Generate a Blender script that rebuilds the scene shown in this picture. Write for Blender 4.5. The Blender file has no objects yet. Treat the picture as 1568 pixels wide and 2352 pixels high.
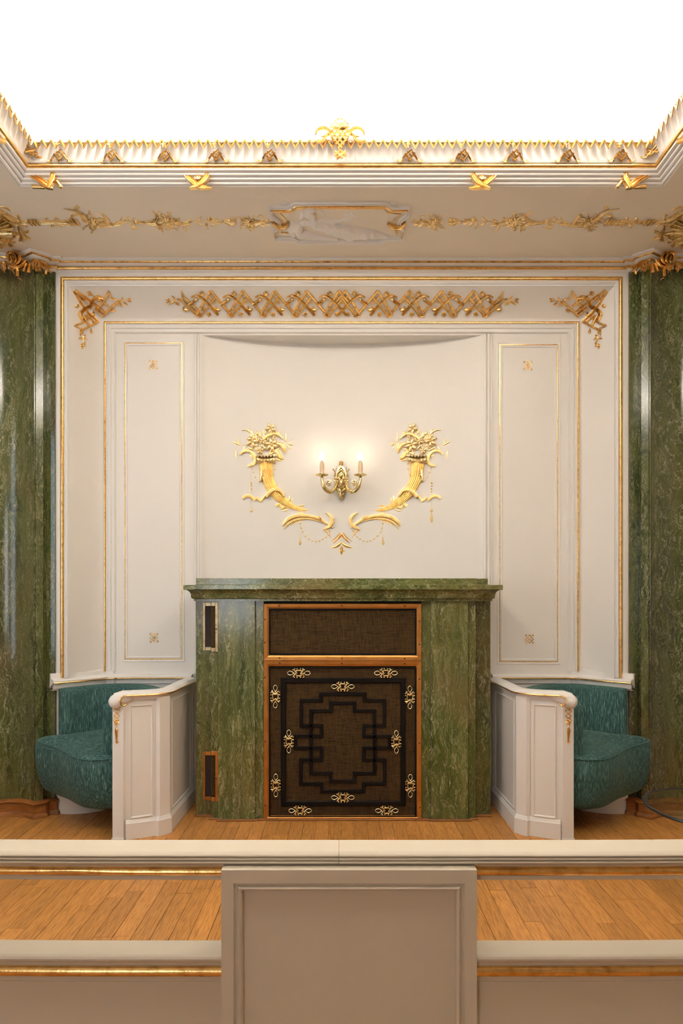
import bpy, math, random
from mathutils import Vector, Matrix
random.seed(7)
sc = bpy.context.scene
C = sc.collection
PI = math.pi
F = 1450.0; CX = 784.0; HY = 1378.0; CZ = 1.53      # focal length and horizon of the photograph, eye height

# ------------------------------------------------------------------ camera
cam = bpy.data.cameras.new('camera'); co = bpy.data.objects.new('camera', cam); C.objects.link(co)
co.location = (0, 0, CZ); co.rotation_euler = (PI/2, 0, 0)
cam.sensor_fit = 'HORIZONTAL'; cam.sensor_width = 36; cam.lens = 36*F/1568
cam.shift_y = (HY-1176)/1568; cam.clip_start = .05
sc.camera = co
# ------------------------------------------------------------------ exposure, world, lights
vs = sc.view_settings
vs.view_transform = 'Standard'; vs.look = 'None'; vs.gamma = 1; vs.use_curve_mapping = False; vs.exposure = 0.06
wd = bpy.data.worlds.new('world'); sc.world = wd; wd.use_nodes = True
wd.node_tree.nodes['Background'].inputs[0].default_value = (.8, .85, 1, 1)
wd.node_tree.nodes['Background'].inputs[1].default_value = .3

def area(name, loc, rot, sx, sy, power, col, spread=PI):
    l = bpy.data.lights.new(name, 'AREA'); l.shape = 'RECTANGLE'; l.size = sx; l.size_y = sy
    l.energy = power; l.color = col; l.spread = spread
    o = bpy.data.objects.new(name, l); C.objects.link(o); o.location = loc; o.rotation_euler = rot
    return o
COVE = 33.0
WARM = (1, .93, .85)
area('cove_strip_far', (0, 3.80, 4.17), (PI-.35, 0, 0), 3.7, .05, COVE*3.7, WARM)
area('cove_strip_near', (0, .20, 4.17), (PI+.35, 0, 0), 3.7, .05, COVE*3.7, WARM)
area('cove_strip_left', (-1.98, 2.0, 4.17), (PI, .35, 0), .05, 3.2, COVE*3.2, WARM)
area('cove_strip_right', (1.98, 2.0, 4.17), (PI, -.35, 0), .05, 3.2, COVE*3.2, WARM)
# unseen windows: left daylight inferred from cool tones, the rear one added as fill
area('window_daylight', (-2.96, 2.4, 2.1), (0, -PI/2, 0), 2.2, 1.4, 27, (.80, .90, 1.0))
area('window_daylight', (-2.2, -3.93, 2.1), (PI/2, 0, 0), 1.1, 2.2, 40, (.92, .95, 1.0))

# ------------------------------------------------------------------ materials
def newmat(name):
    m = bpy.data.materials.new(name); m.use_nodes = True
    nt = m.node_tree; b = nt.nodes['Principled BSDF']
    return m, nt, b
def nd(nt, t, **kw):
    n = nt.nodes.new(t)
    for k, v in kw.items():
        if k in n.inputs: n.inputs[k].default_value = v
        else: setattr(n, k, v)
    return n
def coords(nt, scale=(1, 1, 1), kind='Object', rot=(0, 0, 0)):
    t = nd(nt, 'ShaderNodeTexCoord'); mp = nd(nt, 'ShaderNodeMapping')
    mp.inputs['Scale'].default_value = scale; mp.inputs['Rotation'].default_value = rot
    nt.links.new(t.outputs[kind], mp.inputs[0]); return mp.outputs[0]
def ramp(nt, fac, stops):
    r = nd(nt, 'ShaderNodeValToRGB'); el = r.color_ramp.elements
    while len(el) < len(stops): el.new(.5)
    for e, (p, c) in zip(el, stops): e.position = p; e.color = (*c, 1)
    nt.links.new(fac, r.inputs[0]); return r.outputs[0]
def noise(nt, vec, scale, detail=4, rough=.5, dist=0):
    n = nd(nt, 'ShaderNodeTexNoise'); n.inputs['Scale'].default_value = scale; n.inputs['Detail'].default_value = detail
    n.inputs['Roughness'].default_value = rough; n.inputs['Distortion'].default_value = dist
    nt.links.new(vec, n.inputs['Vector']); return n.outputs['Fac']
def bump(nt, b, h, strength, dist=.002):
    bp = nd(nt, 'ShaderNodeBump'); bp.inputs['Strength'].default_value = strength; bp.inputs['Distance'].default_value = dist
    nt.links.new(h, bp.inputs['Height']); nt.links.new(bp.outputs[0], b.inputs['Normal'])
def mix(nt, fac, a, b2, mode='MIX'):
    m = nd(nt, 'ShaderNodeMix'); m.data_type = 'RGBA'; m.blend_type = mode
    for s, v in ((0, fac), (6, a), (7, b2)):
        if hasattr(v, 'is_output') or hasattr(v, 'links'): nt.links.new(v, m.inputs[s])
        else: m.inputs[s].default_value = v if s == 0 else (*v, 1)
    return m.outputs[2]
def paint(name, col, rough=.45, var=.03):
    m, nt, b = newmat(name)
    c = coords(nt); n = noise(nt, c, 2.2, 3)
    nt.links.new(ramp(nt, n, [(.3, tuple(x*(1-var) for x in col)), (.7, col)]), b.inputs['Base Color'])
    b.inputs['Roughness'].default_value = rough; b.inputs['Specular IOR Level'].default_value = .35
    bump(nt, b, noise(nt, c, 140, 2), .05, .0004)
    return m
M_paint = paint('cream_paint', (.85, .82, .765))
M_white = paint('white_plaster', (.86, .835, .79))
M_soffit = paint('soffit_plaster', (.84, .76, .63), .6)
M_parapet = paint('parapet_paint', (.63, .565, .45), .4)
M_hall = paint('hall_plaster', (.72, .62, .50), .7)
M_ceiling = paint('ceiling_plaster', (.92, .90, .87), .8)
def goldmat(name, base, dark, rough=.28, bs=.5, s=35):
    m, nt, b = newmat(name)
    c = coords(nt); n = noise(nt, c, s, 5, .6)
    nt.links.new(ramp(nt, n, [(.30, dark), (.5, base), (.72, tuple(min(1, x*1.15) for x in base))]), b.inputs['Base Color'])
    b.inputs['Metallic'].default_value = 1
    b.inputs['Roughness'].default_value = rough
    bump(nt, b, noise(nt, c, 160, 3), bs, .0008)
    return m
M_gold = goldmat('gold_leaf', (.84, .56, .22), (.60, .34, .11), .25)
M_goldd = goldmat('antique_gilding', (.76, .50, .19), (.30, .15, .045), .26)
M_golds = goldmat('soffit_gilding', (.84, .64, .32), (.36, .22, .08), .30)
M_goldl = goldmat('light_gold_leaf', (.98, .80, .45), (.84, .58, .26), .38)
M_brass = goldmat('polished_brass', (.72, .58, .30), (.34, .24, .10), .2, .2, 60)
M_silverg = goldmat('pale_gilt_wire', (.95, .85, .55), (.7, .6, .3), .25, .2)
M_bronze = goldmat('brushed_copper_frame', (.50, .235, .065), (.38, .165, .045), .42, .2, 8)
M_nickel = goldmat('worn_brass_frame', (.50, .42, .26), (.35, .22, .10), .35, .3, 20)
def marble(name, scale, veinrot=(0, 0, 0), br=1.0, warp=(5, 5, 7), amp=1.6):
    m, nt, b = newmat(name)
    c = coords(nt, scale, rot=veinrot); c1 = coords(nt, (1, 1, .6)); cw = coords(nt, warp, rot=veinrot)
    d = nd(nt, 'ShaderNodeTexNoise'); d.inputs['Scale'].default_value = 1.0; d.inputs['Detail'].default_value = 4; d.inputs['Roughness'].default_value = .5
    nt.links.new(cw, d.inputs['Vector'])
    va = nd(nt, 'ShaderNodeVectorMath', operation='SUBTRACT'); nt.links.new(d.outputs['Color'], va.inputs[0]); va.inputs[1].default_value = (.5, .5, .5)
    vb = nd(nt, 'ShaderNodeVectorMath', operation='MULTIPLY'); nt.links.new(va.outputs[0], vb.inputs[0]); vb.inputs[1].default_value = (amp, amp, amp*.15)
    vc = nd(nt, 'ShaderNodeVectorMath', operation='ADD'); nt.links.new(c, vc.inputs[0]); nt.links.new(vb.outputs[0], vc.inputs[1])
    w = vc.outputs[0]
    base = ramp(nt, noise(nt, w, 1.0, 6, .65), [(.28, (.018*br, .028*br, .007*br)), (.44, (.046*br, .066*br, .016*br)), (.58, (.088*br, .106*br, .028*br)), (.75, (.16*br, .16*br, .055*br))])
    brown = ramp(nt, noise(nt, c1, 1.7, 3, .5, .6), [(.45, (0, 0, 0)), (.68, (.9, .9, .9))])
    base = mix(nt, mix(nt, 1, brown, (.75, .75, .75), 'MULTIPLY'), base, (.135*br, .092*br, .032*br))
    # ridged fine veins
    def veins(scale, lo, dist):
        n = noise(nt, w, scale, 4, .6, dist)
        a = nd(nt, 'ShaderNodeMath', operation='SUBTRACT'); nt.links.new(n, a.inputs[0]); a.inputs[1].default_value = .5
        a2 = nd(nt, 'ShaderNodeMath', operation='ABSOLUTE'); nt.links.new(a.outputs[0], a2.inputs[0])
        return ramp(nt, a2.outputs[0], [(0, (1, 1, 1)), (lo, (.25, .25, .25)), (lo*2.2, (0, 0, 0))])
    mask = ramp(nt, noise(nt, c, .9, 2), [(.38, (.1, .1, .1)), (.62, (1, 1, 1))])
    v1 = mix(nt, 1, veins(1.9, .012, .1), mask, 'MULTIPLY')
    v2 = veins(3.2, .012, .0)
    base = mix(nt, v2, base, (.22*br, .22*br, .09*br))
    base = mix(nt, v1, base, (.44*br, .41*br, .23*br))
    nt.links.new(base, b.inputs['Base Color'])
    b.inputs['Roughness'].default_value = .16; b.inputs['Specular IOR Level'].default_value = .55
    b.inputs['Coat Weight'].default_value = .2; b.inputs['Coat Roughness'].default_value = .12
    bump(nt, b, v1, .15, .0006)
    return m
M_marble = marble('green_marble', (15, 15, .7), br=1.04, warp=(5, 5, 4.6), amp=2.0)
M_marblep = marble('pier_marble', (14, 14, .9), br=.82, warp=(5, 5, 4.6), amp=2.4)
M_marbled = marble('dark_green_marble', (14, 14, 1.0), br=.68, warp=(6, 6, 5), amp=2.8)
M_marbleh = marble('green_marble_cap', (9, 9, 14), (0, .6, 0), br=1.15, warp=(7, 7, 9), amp=2.4)
def fabric(name, scale):
    m, nt, b = newmat(name)
    c = coords(nt, scale); n = noise(nt, c, 1, 4, .65, .3)
    big = noise(nt, coords(nt), 3, 2)
    col = ramp(nt, n, [(.38, (.005, .020, .019)), (.48, (.018, .066, .062)), (.57, (.045, .13, .118)), (.67, (.26, .42, .37))])
    nt.links.new(mix(nt, .18, col, ramp(nt, big, [(.35, (.014, .065, .058)), (.7, (.045, .12, .095))])), b.inputs['Base Color'])
    b.inputs['Roughness'].default_value = .85
    b.inputs['Sheen Weight'].default_value = .12; b.inputs['Sheen Roughness'].default_value = .4; b.inputs['Sheen Tint'].default_value = (.5, .75, .65, 1)
    bump(nt, b, n, .6, .004)
    return m
M_tealv = fabric('teal_chenille_upright', (250, 250, 17))
M_teals = fabric('teal_chenille_flat', (40, 230, 120))
def wood(name, c0, c1, s1=(34, 3.0, 34), s2=(190, 9, 190)):
    m, nt, b = newmat(name)
    inf = nd(nt, 'ShaderNodeObjectInfo')
    tc = nd(nt, 'ShaderNodeTexCoord')
    off = nd(nt, 'ShaderNodeVectorMath', operation='ADD'); nt.links.new(tc.outputs['Object'], off.inputs[0])
    sc_ = nd(nt, 'ShaderNodeVectorMath', operation='SCALE'); sc_.inputs[0].default_value = (13, 7, 5); nt.links.new(inf.outputs['Random'], sc_.inputs['Scale'])
    nt.links.new(sc_.outputs[0], off.inputs[1])
    mp = nd(nt, 'ShaderNodeMapping'); mp.inputs['Scale'].default_value = s1; nt.links.new(off.outputs[0], mp.inputs[0])
    g = noise(nt, mp.outputs[0], 1.6, 6, .62, .9)
    mp2 = nd(nt, 'ShaderNodeMapping'); mp2.inputs['Scale'].default_value = s2; nt.links.new(off.outputs[0], mp2.inputs[0])
    g2 = noise(nt, mp2.outputs[0], 1.2, 3, .6, .2)
    col = ramp(nt, g, [(.3, c0), (.62, c1), (.8, tuple(x*1.15 for x in c1))])
    col = mix(nt, .55, col, ramp(nt, g2, [(.35, tuple(x*.45 for x in c0)), (.55, c1)]), 'MIX')
    hv = nd(nt, 'ShaderNodeHueSaturation'); nt.links.new(col, hv.inputs['Color'])
    mr = nd(nt, 'ShaderNodeMapRange'); mr.inputs[3].default_value = .84; mr.inputs[4].default_value = 1.14
    nt.links.new(inf.outputs['Random'], mr.inputs[0]); nt.links.new(mr.outputs[0], hv.inputs['Value'])
    nt.links.new(hv.outputs[0], b.inputs['Base Color'])
    b.inputs['Roughness'].default_value = .42; b.inputs['Specular IOR Level'].default_value = .35
    bump(nt, b, g2, .25, .0006)
    return m
M_oak = wood('oak_boards', (.36, .145, .032), (.58, .27, .070))
M_skirt = wood('oak_skirting', (.15, .050, .011), (.30, .11, .026), (4, 4, 40), (9, 9, 160))
def mesh_cloth(name, c0, c1):
    m, nt, b = newmat(name)
    a = noise(nt, coords(nt, (16, 16, 300)), 1, 2, .6); c = noise(nt, coords(nt, (300, 16, 16)), 1, 2, .6)
    ad = nd(nt, 'ShaderNodeMath', operation='ADD'); nt.links.new(a, ad.inputs[0]); nt.links.new(c, ad.inputs[1])
    hf = nd(nt, 'ShaderNodeMath', operation='MULTIPLY'); nt.links.new(ad.outputs[0], hf.inputs[0]); hf.inputs[1].default_value = .5
    nt.links.new(ramp(nt, hf.outputs[0], [(.35, c0), (.65, c1)]), b.inputs['Base Color'])
    b.inputs['Roughness'].default_value = .8; b.inputs['Specular IOR Level'].default_value = .15
    bump(nt, b, hf.outputs[0], .5, .001)
    return m
M_mesh = mesh_cloth('woven_brown_cloth', (.010, .006, .0025), (.072, .041, .013))
M_black, _, bb = newmat('black_lacquer'); bb.inputs['Base Color'].default_value = (.005, .0035, .0025, 1); bb.inputs['Roughness'].default_value = .55; bb.inputs['Specular IOR Level'].default_value = .15
M_dark, _, bb = newmat('dark_cavity'); bb.inputs['Base Color'].default_value = (.02, .013, .01, 1); bb.inputs['Roughness'].default_value = .8
M_screw, _, bb = newmat('dark_screw'); bb.inputs['Base Color'].default_value = (.12, .08, .05, 1); bb.inputs['Metallic'].default_value = 1; bb.inputs['Roughness'].default_value = .3
M_wax, _, bb = newmat('candle_wax'); bb.inputs['Base Color'].default_value = (.72, .55, .36, 1); bb.inputs['Roughness'].default_value = .5
M_bulb, nt_, bb = newmat('lit_bulb'); bb.inputs['Emission Color'].default_value = (1, .86, .66, 1); bb.inputs['Emission Strength'].default_value = 5
M_glass, nt_, bb = newmat('clear_glass'); bb.inputs['Transmission Weight'].default_value = 1; bb.inputs['Roughness'].default_value = 0; bb.inputs['IOR'].default_value = 1.3; bb.inputs['Base Color'].default_value = (.86, .93, .88, 1)
M_rubber, _, bb = newmat('black_glass_edge'); bb.inputs['Base Color'].default_value = (.008, .01, .01, 1); bb.inputs['Roughness'].default_value = .3

# ------------------------------------------------------------------ mesh helpers
class B:
    def __init__(s): s.v = []; s.f = []
    def grid(s, rows, closed=False):
        o = len(s.v); n = len(rows[0])
        for r in rows: s.v += [tuple(p) for p in r]
        for i in range(len(rows)-1):
            for j in range(n if closed else n-1):
                k = (j+1) % n
                s.f.append((o+i*n+j, o+i*n+k, o+(i+1)*n+k, o+(i+1)*n+j))
    def poly(s, pts):
        o = len(s.v); s.v += [tuple(p) for p in pts]; s.f.append(tuple(range(o, o+len(pts))))
    def box(s, x0, x1, y0, y1, z0, z1, bev=0):
        o = len(s.v)
        if bev:
            b = bev; rings = []
            for (z, i) in ((z0, b), (z0+b, 0), (z1-b, 0), (z1, b)):
                a = b
                rings.append([(x0+a+i, y0+i, z), (x1-a-i, y0+i, z), (x1-i, y0+a+i, z), (x1-i, y1-a-i, z), (x1-a-i, y1-i, z), (x0+a+i, y1-i, z), (x0+i, y1-a-i, z), (x0+i, y0+a+i, z)])
            s.grid(rings, True); s.poly(rings[0][::-1]); s.poly(rings[-1]); return
        s.v += [(x, y, z) for z in (z0, z1) for (x, y) in ((x0, y0), (x1, y0), (x1, y1), (x0, y1))]
        s.f += [tuple(o+i for i in q) for q in ((3, 2, 1, 0), (4, 5, 6, 7), (0, 1, 5, 4), (1, 2, 6, 5), (2, 3, 7, 6), (3, 0, 4, 7))]
    def sweep(s, path, prof, to3, closed=False, cap=True):
        n = len(path); rows = []
        for i, p in enumerate(path):
            def dr(a, b):
                d = Vector((b[0]-a[0], b[1]-a[1])); return d.normalized() if d.length > 1e-9 else Vector((1, 0))
            d0 = dr(path[i-1], p) if (i > 0 or closed) else None
            d1 = dr(p, path[(i+1) % n]) if (i < n-1 or closed) else None
            if d0 is None: d0 = d1
            if d1 is None: d1 = d0
            n0 = Vector((-d0.y, d0.x)); n1 = Vector((-d1.y, d1.x)); m = (n0+n1)
            m = m.normalized() if m.length > 1e-6 else n0
            k = 1/max(.35, m.dot(n0))
            rows.append([to3(p[0]+m.x*k*a, p[1]+m.y*k*a, h) for a, h in prof])
        if closed: rows.append(rows[0])
        s.grid(rows)
        if cap and not closed and len(prof) > 2: s.poly(rows[0]); s.poly(rows[-1][::-1])
    def tube(s, pts, r, seg=8, cap=True):
        pts = [Vector(p) for p in pts]; n = len(pts)
        rs = r if isinstance(r, (list, tuple)) else [r]*n
        up = Vector((0, 0, 1)); rows = []; last = None
        for i, p in enumerate(pts):
            t = (pts[min(i+1, n-1)]-pts[max(i-1, 0)]).normalized()
            if last is None:
                a = up if abs(t.dot(up)) < .9 else Vector((1, 0, 0)); u = t.cross(a).normalized()
            else: u = (last-t*last.dot(t)).normalized()
            last = u; w = t.cross(u)
            rows.append([p+u*math.cos(2*PI*k/seg)*rs[i]+w*math.sin(2*PI*k/seg)*rs[i] for k in range(seg)])
        s.grid(rows, True)
        if cap: s.poly(rows[0][::-1]); s.poly(rows[-1])
    def lathe(s, c, prof, seg=20, sq=1):
        rows = [[(c[0]+r*math.cos(2*PI*k/seg), c[1]+sq*r*math.sin(2*PI*k/seg), c[2]+z) for k in range(seg)] for r, z in prof]
        s.grid(rows, True); s.poly(rows[0][::-1]); s.poly(rows[-1])
    def sphere(s, c, rx, ry=None, rz=None, seg=12, rings=8):
        ry = ry or rx; rz = rz or rx
        rows = [[(c[0]+rx*math.sin(PI*i/rings)*math.cos(2*PI*k/seg), c[1]+ry*math.sin(PI*i/rings)*math.sin(2*PI*k/seg), c[2]-rz*math.cos(PI*i/rings)) for k in range(seg)] for i in range(rings+1)]
        s.grid(rows, True)
    def extrude(s, plan, z0, z1, top=True):
        n = len(plan); s.grid([[(x, y, z0) for x, y in plan], [(x, y, z1) for x, y in plan]], True)
        if top: s.poly([(x, y, z1) for x, y in plan]); s.poly([(x, y, z0) for x, y in plan][::-1])
    def build(s, name, mat, parent=None, smooth=True, ang=35):
        me = bpy.data.meshes.new(name); me.from_pydata(s.v, [], s.f); me.materials.append(mat)
        if smooth:
            me.polygons.foreach_set('use_smooth', [True]*len(me.polygons)); me.set_sharp_from_angle(angle=math.radians(ang))
        me.update()
        o = bpy.data.objects.new(name, me); C.objects.link(o)
        if parent is not None:
            o.parent = parent; o.matrix_parent_inverse = Matrix.Translation(-parent.location)
        return o
def empty(name, loc, label=None, cat=None, group=None, kind=None):
    o = bpy.data.objects.new(name, None); C.objects.link(o); o.location = loc; o.empty_display_size = .05

    return tag(o, label, cat, group, kind)
def tag(o, label=None, cat=None, group=None, kind=None):
    for k, v in (('label', label), ('category', cat), ('group', group), ('kind', kind)):
        if v: o[k] = v
    return o
XYZ = lambda a, b, h: (a, b, h)
def onwall(Y): return lambda a, b, h: (a, Y-h, b)
def W(px, py, Y): return Vector(((px-CX)/F*Y, Y, CZ+(HY-py)/F*Y))
def X_(px, Y): return (px-CX)/F*Y
def Z_(py, Y): return CZ+(HY-py)/F*Y
def beadprof(n, h, r, k=6, full=False):
    a0, a1 = (0, 2*PI) if full else (PI, 0)
    return [(n+r*math.cos(a0+(a1-a0)*i/k), h+r*math.sin(a0+(a1-a0)*i/k)) for i in range(k+1)]

# ------------------------------------------------------------------ surfaces that carry relief (pixel ray -> point)
def S_plane(Y): return lambda px, py: W(px, py, Y)
def S_soffit(px, py):
    Y = F*(3.96-CZ)/(HY-py); return W(px, py, Y)
def marcher(g, y0, y1):
    def f(px, py):
        a, b = y0, y1
        for _ in range(22):
            m = (a+b)/2; p = W(px, py, m)
            if m < g(p.x, p.z): a = m
            else: b = m
        return W(px, py, (a+b)/2)
    return f
NICHE_W = 1.06; NICHE_D = .17
def nicheY(x, z=0): return 4.80+NICHE_D*(1-min(1, (x/NICHE_W)**2))**.8
S_niche = marcher(nicheY, 4.7, 5.05)
def coveT(x, z): return max(0, min(1, max((abs(x)-1.795)/.17, (z-3.635)/.157)))
def coveY(x, z): return 4.79-.24*coveT(x, z)**1.7
S_cove = marcher(coveY, 4.4, 4.9)
def recY(x, z):
    t = max(0, min(1, (z-4.037)/.078)); return 3.612-.06*t**.8
S_rec = marcher(recY, 3.45, 3.7)

PROF = {'round': [(-1, 0), (-.75, .65), (0, 1), (.75, .65), (1, 0)],
        'rib': [(-1, 0), (-.9, .75), (-.65, .9), (-.42, .3), (-.2, .95), (.2, .95), (.42, .3), (.65, .9), (.9, .75), (1, 0)],
        'flat': [(-1, 0), (-.85, 1), (-.45, .9), (-.3, .5), (.3, .5), (.45, .9), (.85, 1), (1, 0)],
        'vee': [(-1, 0), (-.85, .45), (0, 1), (.85, .45), (1, 0)]}
def crom(pts, k):
    if len(pts) == 2 or k <= 1:
        out = []
        for i in range(len(pts)-1):
            m = 2 if k <= 1 else k
            for j in range(m): out.append([pts[i][a]+(pts[i+1][a]-pts[i][a])*j/m for a in range(len(pts[0]))])
        return out+[list(pts[-1])]
    P = [pts[0]]+list(pts)+[pts[-1]]; out = []
    for i in range(1, len(P)-2):
        for j in range(k):
            t = j/k
            out.append([.5*((2*P[i][a])+(-P[i-1][a]+P[i+1][a])*t+(2*P[i-1][a]-5*P[i][a]+4*P[i+1][a]-P[i+2][a])*t*t+(-P[i-1][a]+3*P[i][a]-3*P[i+1][a]+P[i+2][a])*t**3) for a in range(len(pts[0]))])
    return out+[list(pts[-1])]
class Orn:
    """relief drawn on a real surface; T turns drawing units into photograph pixels on that surface"""
    def __init__(s, surf, ox=0, oy=0, sc_=1, mir=None, lift=0):
        s.surf = surf; s.ox = ox; s.oy = oy; s.s = sc_; s.mir = mir; s.b = B(); s.lift = lift
    def T(s, u, v):
        x = s.ox+u/s.s; y = s.oy+v/s.s
        if s.mir is not None: x = 2*s.mir-x
        return x, y
    def J(s, x, y):
        p = s.surf(x, y); jx = s.surf(x+1.5, y)-p; jy = s.surf(x, y+1.5)-p
        jx /= 1.5; jy /= 1.5
        n = jx.cross(jy).normalized()
        if n.dot(Vector((0, 0, CZ))-p) < 0: n = -n
        return p, jx, jy, n
    def stroke(s, pts, w, prof='round', hf=.55, k=4, lift=0):
        n = len(pts)
        ws = w if isinstance(w, (list, tuple)) else [w]*n
        if len(ws) != n: ws = [ws[0]+(ws[-1]-ws[0])*i/(n-1) if len(ws) == 2 else ws[min(len(ws)-1, int(i*(len(ws)-1)/(n-1)+.5))] for i in range(n)]
        q = crom([(a, b_, ww) for (a, b_), ww in zip(pts, ws)], k)
        px = [(*s.T(a, b_), max(.25, ww/s.s/2)) for a, b_, ww in q]
        rows = []
        for i, (x, y, hw) in enumerate(px):
            x0, y0, _ = px[max(0, i-1)]; x1, y1, _ = px[min(len(px)-1, i+1)]
            dx, dy = x1-x0, y1-y0; L = math.hypot(dx, dy) or 1; dx /= L; dy /= L
            p, jx, jy, nn = s.J(x, y)
            side = jx*(-dy)+jy*dx; m = (jx.length+jy.length)/2
            H = hw*m*hf*2*.5; base = (s.lift+lift)
            H = max(H, .0016); rows.append([p+side*(u*hw)+nn*(h*H+base-.0004) for u, h in PROF[prof]])
        s.b.grid(rows)
        s.b.poly(rows[0]); s.b.poly(rows[-1][::-1])
        if s.lift+lift > .004:      # thickness down to the surface
            for e in (0, -1):
                s.b.grid([[r[e] for r in rows], [r[e]-(s.J(px[i][0], px[i][1])[3])*(s.lift+lift) for i, r in enumerate(rows)]])
        return s
    def leaf(s, p0, p1, w, bend=.0, hf=.5, prof='vee', lift=0):
        dx, dy = p1[0]-p0[0], p1[1]-p0[1]
        mid = (p0[0]+dx*.5-dy*bend, p0[1]+dy*.5+dx*bend)
        q1 = (p0[0]+dx*.2-dy*bend*.6, p0[1]+dy*.2+dx*bend*.6)
        return s.stroke([p0, q1, mid, (p0[0]+dx*.82-dy*bend*.5, p0[1]+dy*.82+dx*bend*.5), p1], [w*.15, w*.8, w, w*.55, w*.03], prof, hf, 2, lift)
    def bead(s, c, r, ry=None, hf=1, lift=0):
        x, y = s.T(*c); p, jx, jy, nn = s.J(x, y); r = r/s.s; ry = (ry/s.s if ry else r); m = (jx.length+jy.length)/2
        rows = []
        for (a, h) in ((1, 0), (.86, .5), (.5, .87), (.02, 1)):
            rows.append([p+jx*(a*r*math.cos(2*PI*k/8))+jy*(a*ry*math.sin(2*PI*k/8))+nn*(h*min(r, ry)*m*hf+s.lift+lift-.001) for k in range(8)])
        s.b.grid(rows, True); return s
    def flower(s, c, r, n=5, w=.55, a0=0, hf=.5, lift=.0, dot=.2):
        for i in range(n):
            a = a0+2*PI*i/n; s.leaf((c[0]+r*.12*math.cos(a), c[1]+r*.12*math.sin(a)), (c[0]+r*math.cos(a), c[1]+r*math.sin(a)), r*w, .08, hf, 'vee', lift)
        s.bead(c, r*dot, hf=1.2, lift=lift+.002); return s
    def bud(s, c, a, r, lift=0):
        """a tulip bud at c opening along angle a"""
        for d, l, w in ((-.55, .95, .42), (.55, .95, .42), (0, 1.1, .5)):
            s.leaf(c, (c[0]+r*l*math.cos(a+d), c[1]+r*l*math.sin(a+d)), r*w, .12*d, lift=lift)
        return s
    def build(s, name, mat, parent=None):
        o = s.b.build(name, mat, parent, True, 50); s.b = B(); return o
# ================================================================== THE SETTING
# ---- far wall with its panelling
wb = B()
for sx in (-1, 1):
    xs = sorted((sx*1.80, sx*1.06)); wb.poly([(xs[0], 4.80, 0), (xs[1], 4.80, 0), (xs[1], 4.80, 3.64), (xs[0], 4.80, 3.64)])
wb.poly([(-1.06, 4.80, 3.543), (1.06, 4.80, 3.543), (1.06, 4.80, 3.64), (-1.06, 4.80, 3.64)])
wb.poly([(-1.06, 4.80, 0), (1.06, 4.80, 0), (1.06, 4.80, 1.64), (-1.06, 4.80, 1.64)])
wall = wb.build('wall_back', M_paint, None, False); tag(wall, kind='structure', label='cream panelled far wall behind the green marble fireplace')
NX = 160; nxs = [-NICHE_W+2*NICHE_W*i/NX for i in range(NX+1)]
b = B(); b.grid([[(x, nicheY(x), 1.62) for x in nxs], [(x, nicheY(x), 3.543) for x in nxs]]); b.build('niche', M_paint, wall)
b = B(); b.grid([[(x, nicheY(x), 3.543) for x in nxs], [(x, 4.80, 3.543) for x in nxs]]); b.grid([[(x, nicheY(x), 1.64) for x in nxs], [(x, 4.80, 1.64) for x in nxs]])
b.build('niche_soffit', M_paint, wall, False)
# ribbed pilaster strips flanking the niche
for x0, x1 in ((-1.129, -1.056), (1.058, 1.142)):
    b = B(); w_ = (x1-x0)
    prof = [(0, 0), (0, .012), (w_*.12, .014)]+beadprof(w_*.30, .012, w_*.13)+[(w_*.45, .008)]+beadprof(w_*.62, .010, w_*.12)+[(w_*.78, .010), (w_*.9, .004), (w_, 0)]
    b.grid([[(x0+a if x0 < 0 else x1-a, 4.80-h, z) for a, h in prof] for z in (.97, 3.545)])
    b.build('ribbed_strip', M_paint, wall, True, 50)
# inner frame
ZI = .99
def rectpath(x0, x1, zt, zb=ZI): return [(x0, zb), (x0, zt), (x1, zt), (x1, zb)]
fr_in = rectpath(-1.795, 1.795, 3.635)
b = B(); b.sweep(fr_in, [(.004, -.0), (.004, .02), (-.014, .022), (-.018, .010), (-.030, .012), (-.036, .020), (-.046, .020), (-.050, .010), (-.064, .008), (-.068, .016), (-.076, .016), (-.082, 0)], onwall(4.80), cap=False)
b.build('inner_frame_moulding', M_white, wall, True, 30)
b = B(); b.sweep(fr_in, beadprof(-.004, .020, .0085), onwall(4.80), cap=False); b.build('gilt_bead', M_gold, wall)
# tall gilt rectangles on both side panels
for (pa, pb, qa, qb) in ((286, 419, 787, 1515), (1146, 1281, 791, 1521)):
    x0, x1, z1, z0 = X_(pa, 4.8), X_(pb, 4.8), Z_(qa, 4.8), Z_(qb, 4.8)
    pth = [(x0, z0), (x0, z1), (x1, z1), (x1, z0)]
    b = B(); b.sweep(pth, beadprof(-.004, -.001, .0065, 5), onwall(4.80), closed=True); b.build('gilt_rectangle', M_gold, wall)
    b = B(); b.sweep(pth, [(.016, 0), (.013, .006), (.006, .004), (-.012, .004), (-.016, .008), (-.022, .007), (-.026, 0)], onwall(4.80), closed=True); b.build('panel_moulding', M_white, wall, True, 30)
# concave splay round the inner frame
NT = 10
rows = []
for i in range(NT+1):
    t = i/NT; x = 1.795+.17*t; z = 3.635+.157*t; y = 4.79-.24*t**1.7
    rows.append([(-x, y, .93), (-x, y, z), (x, y, z), (x, y, .93)])
b = B(); b.grid(rows); splay_rows = b
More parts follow.
